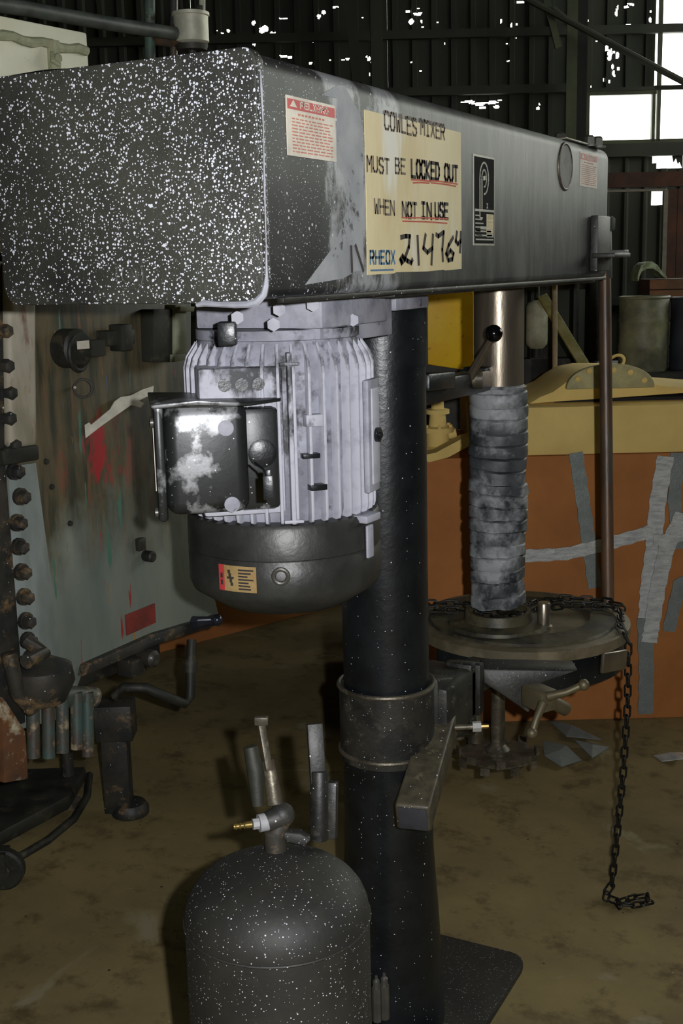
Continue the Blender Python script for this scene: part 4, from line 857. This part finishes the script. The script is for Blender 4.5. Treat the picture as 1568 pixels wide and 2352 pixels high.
# yellow cabinet on a dark stand
yv = 5.35
cy_ = thing('yellow_cabinet', 'bright yellow steel cabinet standing behind the black column and steel spindle', 'cabinet', PV(1015, 1000, yv)*1.0)
m = MB(); m.prism([PV(x_, y_, yv) for x_, y_ in ((880,600),(1088,600),(1088,850),(1066,850),(985,838),(880,836))], HD*.35); yc = make('body', m, M_YEL, cy_, bevel=.006)
m = MB(); a = PV(963, 672, yv-.002); strokes(m, '53/', a, HR, UP, .016, .03, .01, .004, -HD); make('marking', m, M_INK, cy_)
m = MB(); zt_y = PV(985, 840, yv).z; um = PV(1015,900,yv).dot(HR)
m.box(UV(um-.1, yv+.17, zt_y/2-.0), (.36, .3, zt_y), (HR, HD, UP)); make('stand', m, M_DARK, cy_)
# tan valve fitting between column and bellows
vv = vC+.12
fit = thing('tan_valve', 'dusty tan flanged valve on top of the carton, between column and bellows', 'valve', PV(1008, 1030, vv))
p = PV(1005, 1010, vv); p.z = zC+.032; m = MB(); m.lathe(p, [(.07,-.03),(.07,-.01),(.045,.0),(.045,.05),(.062,.052),(.062,.07),(.035,.075),(.03,.12),(.045,.122),(.045,.138),(.025,.14),(.022,.19)], 20); m.tube([p-HR*.04+UP*.03, p+HR*.07+UP*.045], .02, 10); make('valve_body', m, M_TAN, fit)
for k in range(6): a_ = k*PI/3; m = MB(); m.lathe(p+Vector((math.cos(a_)*.053, math.sin(a_)*.053, .07)), [(.007,0),(.007,.012)], 6); make('flange_bolt', m, M_TAN, fit)
m = MB(); m.lathe(p+UP*.19, [(.05,-.004),(.055,0),(.05,.006)], 20); make('handwheel', m, M_RUST, fit)
m = MB(); pl_ = [PV(x_, y_, vC-.03) for x_, y_ in ((960,1048),(1000,1040),(1060,1008),(1085,1000),(1085,1020),(1030,1050),(985,1062))]; m.prism(pl_, HD*.1); make('tan_scrap', m, M_TAN, carton)
# canister, poles, timber, drum and crate
bv = 6.72
def solo(name, mb, mt, label, cat, at, **k): return tag(make(name, mb, mt, base=at, **k), label, cat)
m = MB(); p = PV(1232, 742, bv); p0 = PV(1232, 800, bv)
can = thing('hanging_canister', 'pale dented canister behind the spindle tube', 'canister', Vector((p0.x, p0.y, p0.z)))
m.lathe(p0, [(.036,0),(.058,.024),(.06,.05),(.06,.23),(.05,.25),(.024,.265)], 24); make('shell', m, grimy('pale_canister', (176,176,150), (140,140,116), 9, .4,.6,.6), can)
m = MB(); m.tube([p0+UP*.255, p0+UP*.40], .014, 10); m.tube([p0+UP*.40, p0+UP*.40+HD*.17], .014, 10); make('hanger', m, M_DARK, can); m = MB(); m.tube([p0, p0-UP*.05], .03, 12); make('nozzle', m, M_DARK, can)
m = MB(); m.tube([PV(1274, 655, 5.3), PV(1274, 900, 5.3), PV(1274, 905, 5.3)-UP*.9], .011, 10); q = PV(1274,1500,5.3); solo('thin_pole', m, plain('pale_pole_paint', (132,118,90), .6), 'thin pale upright pole behind the bellows', 'pole', Vector((q.x, q.y, 0)))
m = MB(); m.bar(PV(1246, 682, 5.8), PV(1375, 894, 5.3), .045, .03, up=HD); solo('timber_prop', m, grimy('green_edged_timber', (150,144,106), (120,120,70), 12, .4,.6,.7), 'diagonal pale timber prop leaning down to the arched cover', 'prop', PV(1375, 894, 5.3), bevel=.003)
dv = 6.2; dp = PV(1475, 850, dv); dz = dp.z
cr = thing('work_bench', 'dark steel bench holding old drums, far right behind the cartons', 'bench', Vector((dp.x, dp.y, 0)))
m = MB(); m.box(Vector((dp.x, dp.y, dz-.02))+HR*.38+HD*.2, (1.0, .9, .04), (HR, HD, UP)); make('bench_top', m, M_DARK, cr)
for sx_ in (-1, 1):
    for sy_ in (-1, 1): m = MB(); m.box(Vector((dp.x, dp.y, (dz-.04)/2))+HR*(.38+sx_*.45)+HD*(.2+sy_*.38), (.07, .07, dz-.04), (HR, HD, UP)); make('leg', m, M_DARK, cr)
def drum(px, py, r, h, mt, label, nm='steel_drum', off=0):
    q = PV(px, py, dv); q = Vector((q.x, q.y, dz))+HD*off; t_ = thing(nm, label, 'drum', q)
    m = MB(); m.lathe(q, [(r*.96,0),(r,.012),(r,h*.3),(r*1.03,h*.33),(r,h*.36),(r,h*.66),(r*1.03,h*.69),(r,h*.72),(r,h-.01),(r*.97,h)], 32); make('shell', m, mt, t_)
    m = MB(); m.torus(q+UP*h, UP, r*.99, .008, 32, 8); make('rim', m, mt, t_)
drum(1475, 850, .125, .37, grimy('dull_green_drum', (128,128,98), (84,84,68), 7, .4,.6,.5), 'dull green-grey drum on the bench, under the brown crate')
drum(1592, 850, .12, .36, grimy('dark_blue_drum', (58,62,66), (40,42,46), 7, .4,.6,.5), 'dark drum at the right edge on the bench', off=-.0)
q = PV(1530, 700, dv+.35); q.z = dz
hb = PV(1525, 690, dv+.3).z-dz
m = MB(); m.box(UV(PV(1525,690,dv+.4).dot(HR)+.1, dv+.45, dz+hb/2), (.5, .3, hb), (HR, HD, UP)); tag(make('back_box', m, M_MUD, base=q, bevel=.004), 'murky box standing at the back of the bench', 'box')
cz0 = PV(1520, 700, dv+.25).z; ccen = PV(1540, 668, dv+.42)
crate = thing('brown_crate', 'brown wooden crate stacked above the drums at the right edge', 'crate', ccen)
ztop = PV(1540, 640, dv+.42).z; zbt = dz+hb+.002; ulo = PV(1478, 660, dv+.42).dot(HR)
for k in range(2):
    h = (ztop-zbt)/2; m = MB(); m.box(UV(ulo+.3, dv+.3, zbt+h*(k+.5)), (.6, .02, h-.006), (HR, HD, UP)); make('board', m, grimy('crate_board', (124,86,56), (96,72,48), 9, .4,.6,.8) if k == 0 else bpy.data.materials['crate_board'], crate)
m = MB(); m.box(UV(ulo+.3, dv+.45, (zbt+ztop)/2), (.58, .26, ztop-zbt), (HR, HD, UP)); make('crate_core', m, M_BROWNW, crate)
m = MB(); vs = []; N_ = 14
arc = [(1464,640),(1466,625),(1472,610),(1484,602),(1498,601),(1510,609),(1516,618),(1524,628),(1530,634)]
for i, (x_, y_) in enumerate(arc):
    p = PV(x_, y_, dv+.28); th_ = .012+.02*math.sin(PI*i/8); q = PV(x_+2, y_+6+10*math.sin(PI*i/8), dv+.28)
    vs += [p, q, q+HD*.16, p+HD*.16]
m.add(vs, [(i*4+j, i*4+(j+1)%4, (i+1)*4+(j+1)%4, (i+1)*4+j) for i in range(len(arc)-1) for j in range(4)]+[(0,1,2,3),(35,34,33,32)])
solo('plastic_rag', m, grimy('pale_green_film', (170,180,150), (110,124,80), 20, .4,.6,.5), 'crumpled pale film bag draped over the brown crate', 'bag', PV(1500, 640, dv+.28))
# dark machinery bulk behind (rafters of an old press) to close the middle distance
m = MB(); 
dk = thing('dark_press', 'dark steel press frame standing in gloom behind the spindle', 'machine', PV(1330, 1200, 6.6)*1.0)
dk.location.z = 0; ROOTLOC[dk.name] = Vector((dk.location.x, dk.location.y, 0))
for nm, x0_, y0_, x1_, y1_, v_ in (('frame_post', 1215, 655, 1262, 1150, 6.9), ('frame_post', 1310, 640, 1330, 1150, 6.87), ('frame_post', 1345, 650, 1382, 1150, 6.86), ('crosshead', 1200, 628, 1395, 668, 6.9), ('press_bed', 1200, 820, 1395, 1150, 6.9), ('back_plate', 1190, 660, 1390, 830, 7.1)):
    m = MB(); pbox(m, x0_, y0_, x1_, y1_, v_, .12); make(nm, m, M_DARK if nm != 'back_plate' else M_SIDING, dk, bevel=.004)
# tape scraps and litter on the floor at the foot of the carton
sc = [([(1262,1655),(1300,1690),(1380,1698),(1330,1672),(1290,1658)], 'folded grey tape scrap nearest the brass handle'), ([(1245,1700),(1300,1712),(1335,1745),(1290,1760),(1250,1735)], 'square grey tape scrap right of the toothed blade'),
      ([(1320,1700),(1400,1715),(1360,1740)], 'dark triangular tape scrap beside the hanging chain'), ([(1500,1735),(1568,1728),(1568,1742),(1520,1748)], 'crumpled silver tape scrap at the right edge of the floor')]
for k, (pts, lab) in enumerate(sc):
    m = MB(); P_ = [PZ(a_, b_, .004+.012*((i*7+k) % 3)) for i, (a_, b_) in enumerate(pts)]; cen = sum(P_, Vector())/len(P_); cen.z = .03
    n = len(P_); top = P_+[cen]; bot = [Vector((p.x, p.y, p.z-.003)) for p in P_]+[cen-UP*.004]
    m.add(top+bot, [(i, (i+1)%n, n) for i in range(n)]+[(n+1+(i+1)%n, n+1+i, 2*n+1) for i in range(n)]+[(i, n+1+i, n+1+(i+1)%n, (i+1)%n) for i in range(n)])
    solo('tape_scrap', m, M_TAPED if k < 3 else M_TAPE, lab, 'tape', PZ(*pts[0], 0), angle=10)['group'] = 'tape scraps on the floor by the carton'
# hose and wheel, lower left
m = MB(); m.tube([PZ(a_, b_, .016) for a_, b_ in ((205,1780),(200,1830),(170,1880),(110,1930),(50,1965),(-40,1990),(-120,2000))], .013, 12); solo('floor_hose', m, M_DARK, 'dark rubber hose curving on the floor at the lower left', 'hose', PZ(120, 1925, 0))
q = PZ(12, 2040, 0); cas = thing('caster_wheel', 'dark caster wheel at the left edge of the floor', 'wheel', q)
m = MB(); m.lathe(q+UP*.062-HD*.018, [(.02,0),(.055,0),(.062,.006),(.062,.03),(.055,.036),(.02,.036)], 32, HD); make('tyre', m, M_DARK, cas)
m = MB(); m.lathe(q+UP*.062-HD*.026, [(.004,0),(.024,.002),(.024,.05),(.004,.052)], 16, HD); make('wheel_hub', m, M_MUD, cas)
m = MB(); m.box(q+UP*.115-HR*.01, (.05,.06,.012), (HR,HD,UP)); m.box(q+UP*.09-HD*.027, (.03,.005,.06), (HR,HD,UP)); make('fork', m, M_DARK, cas)
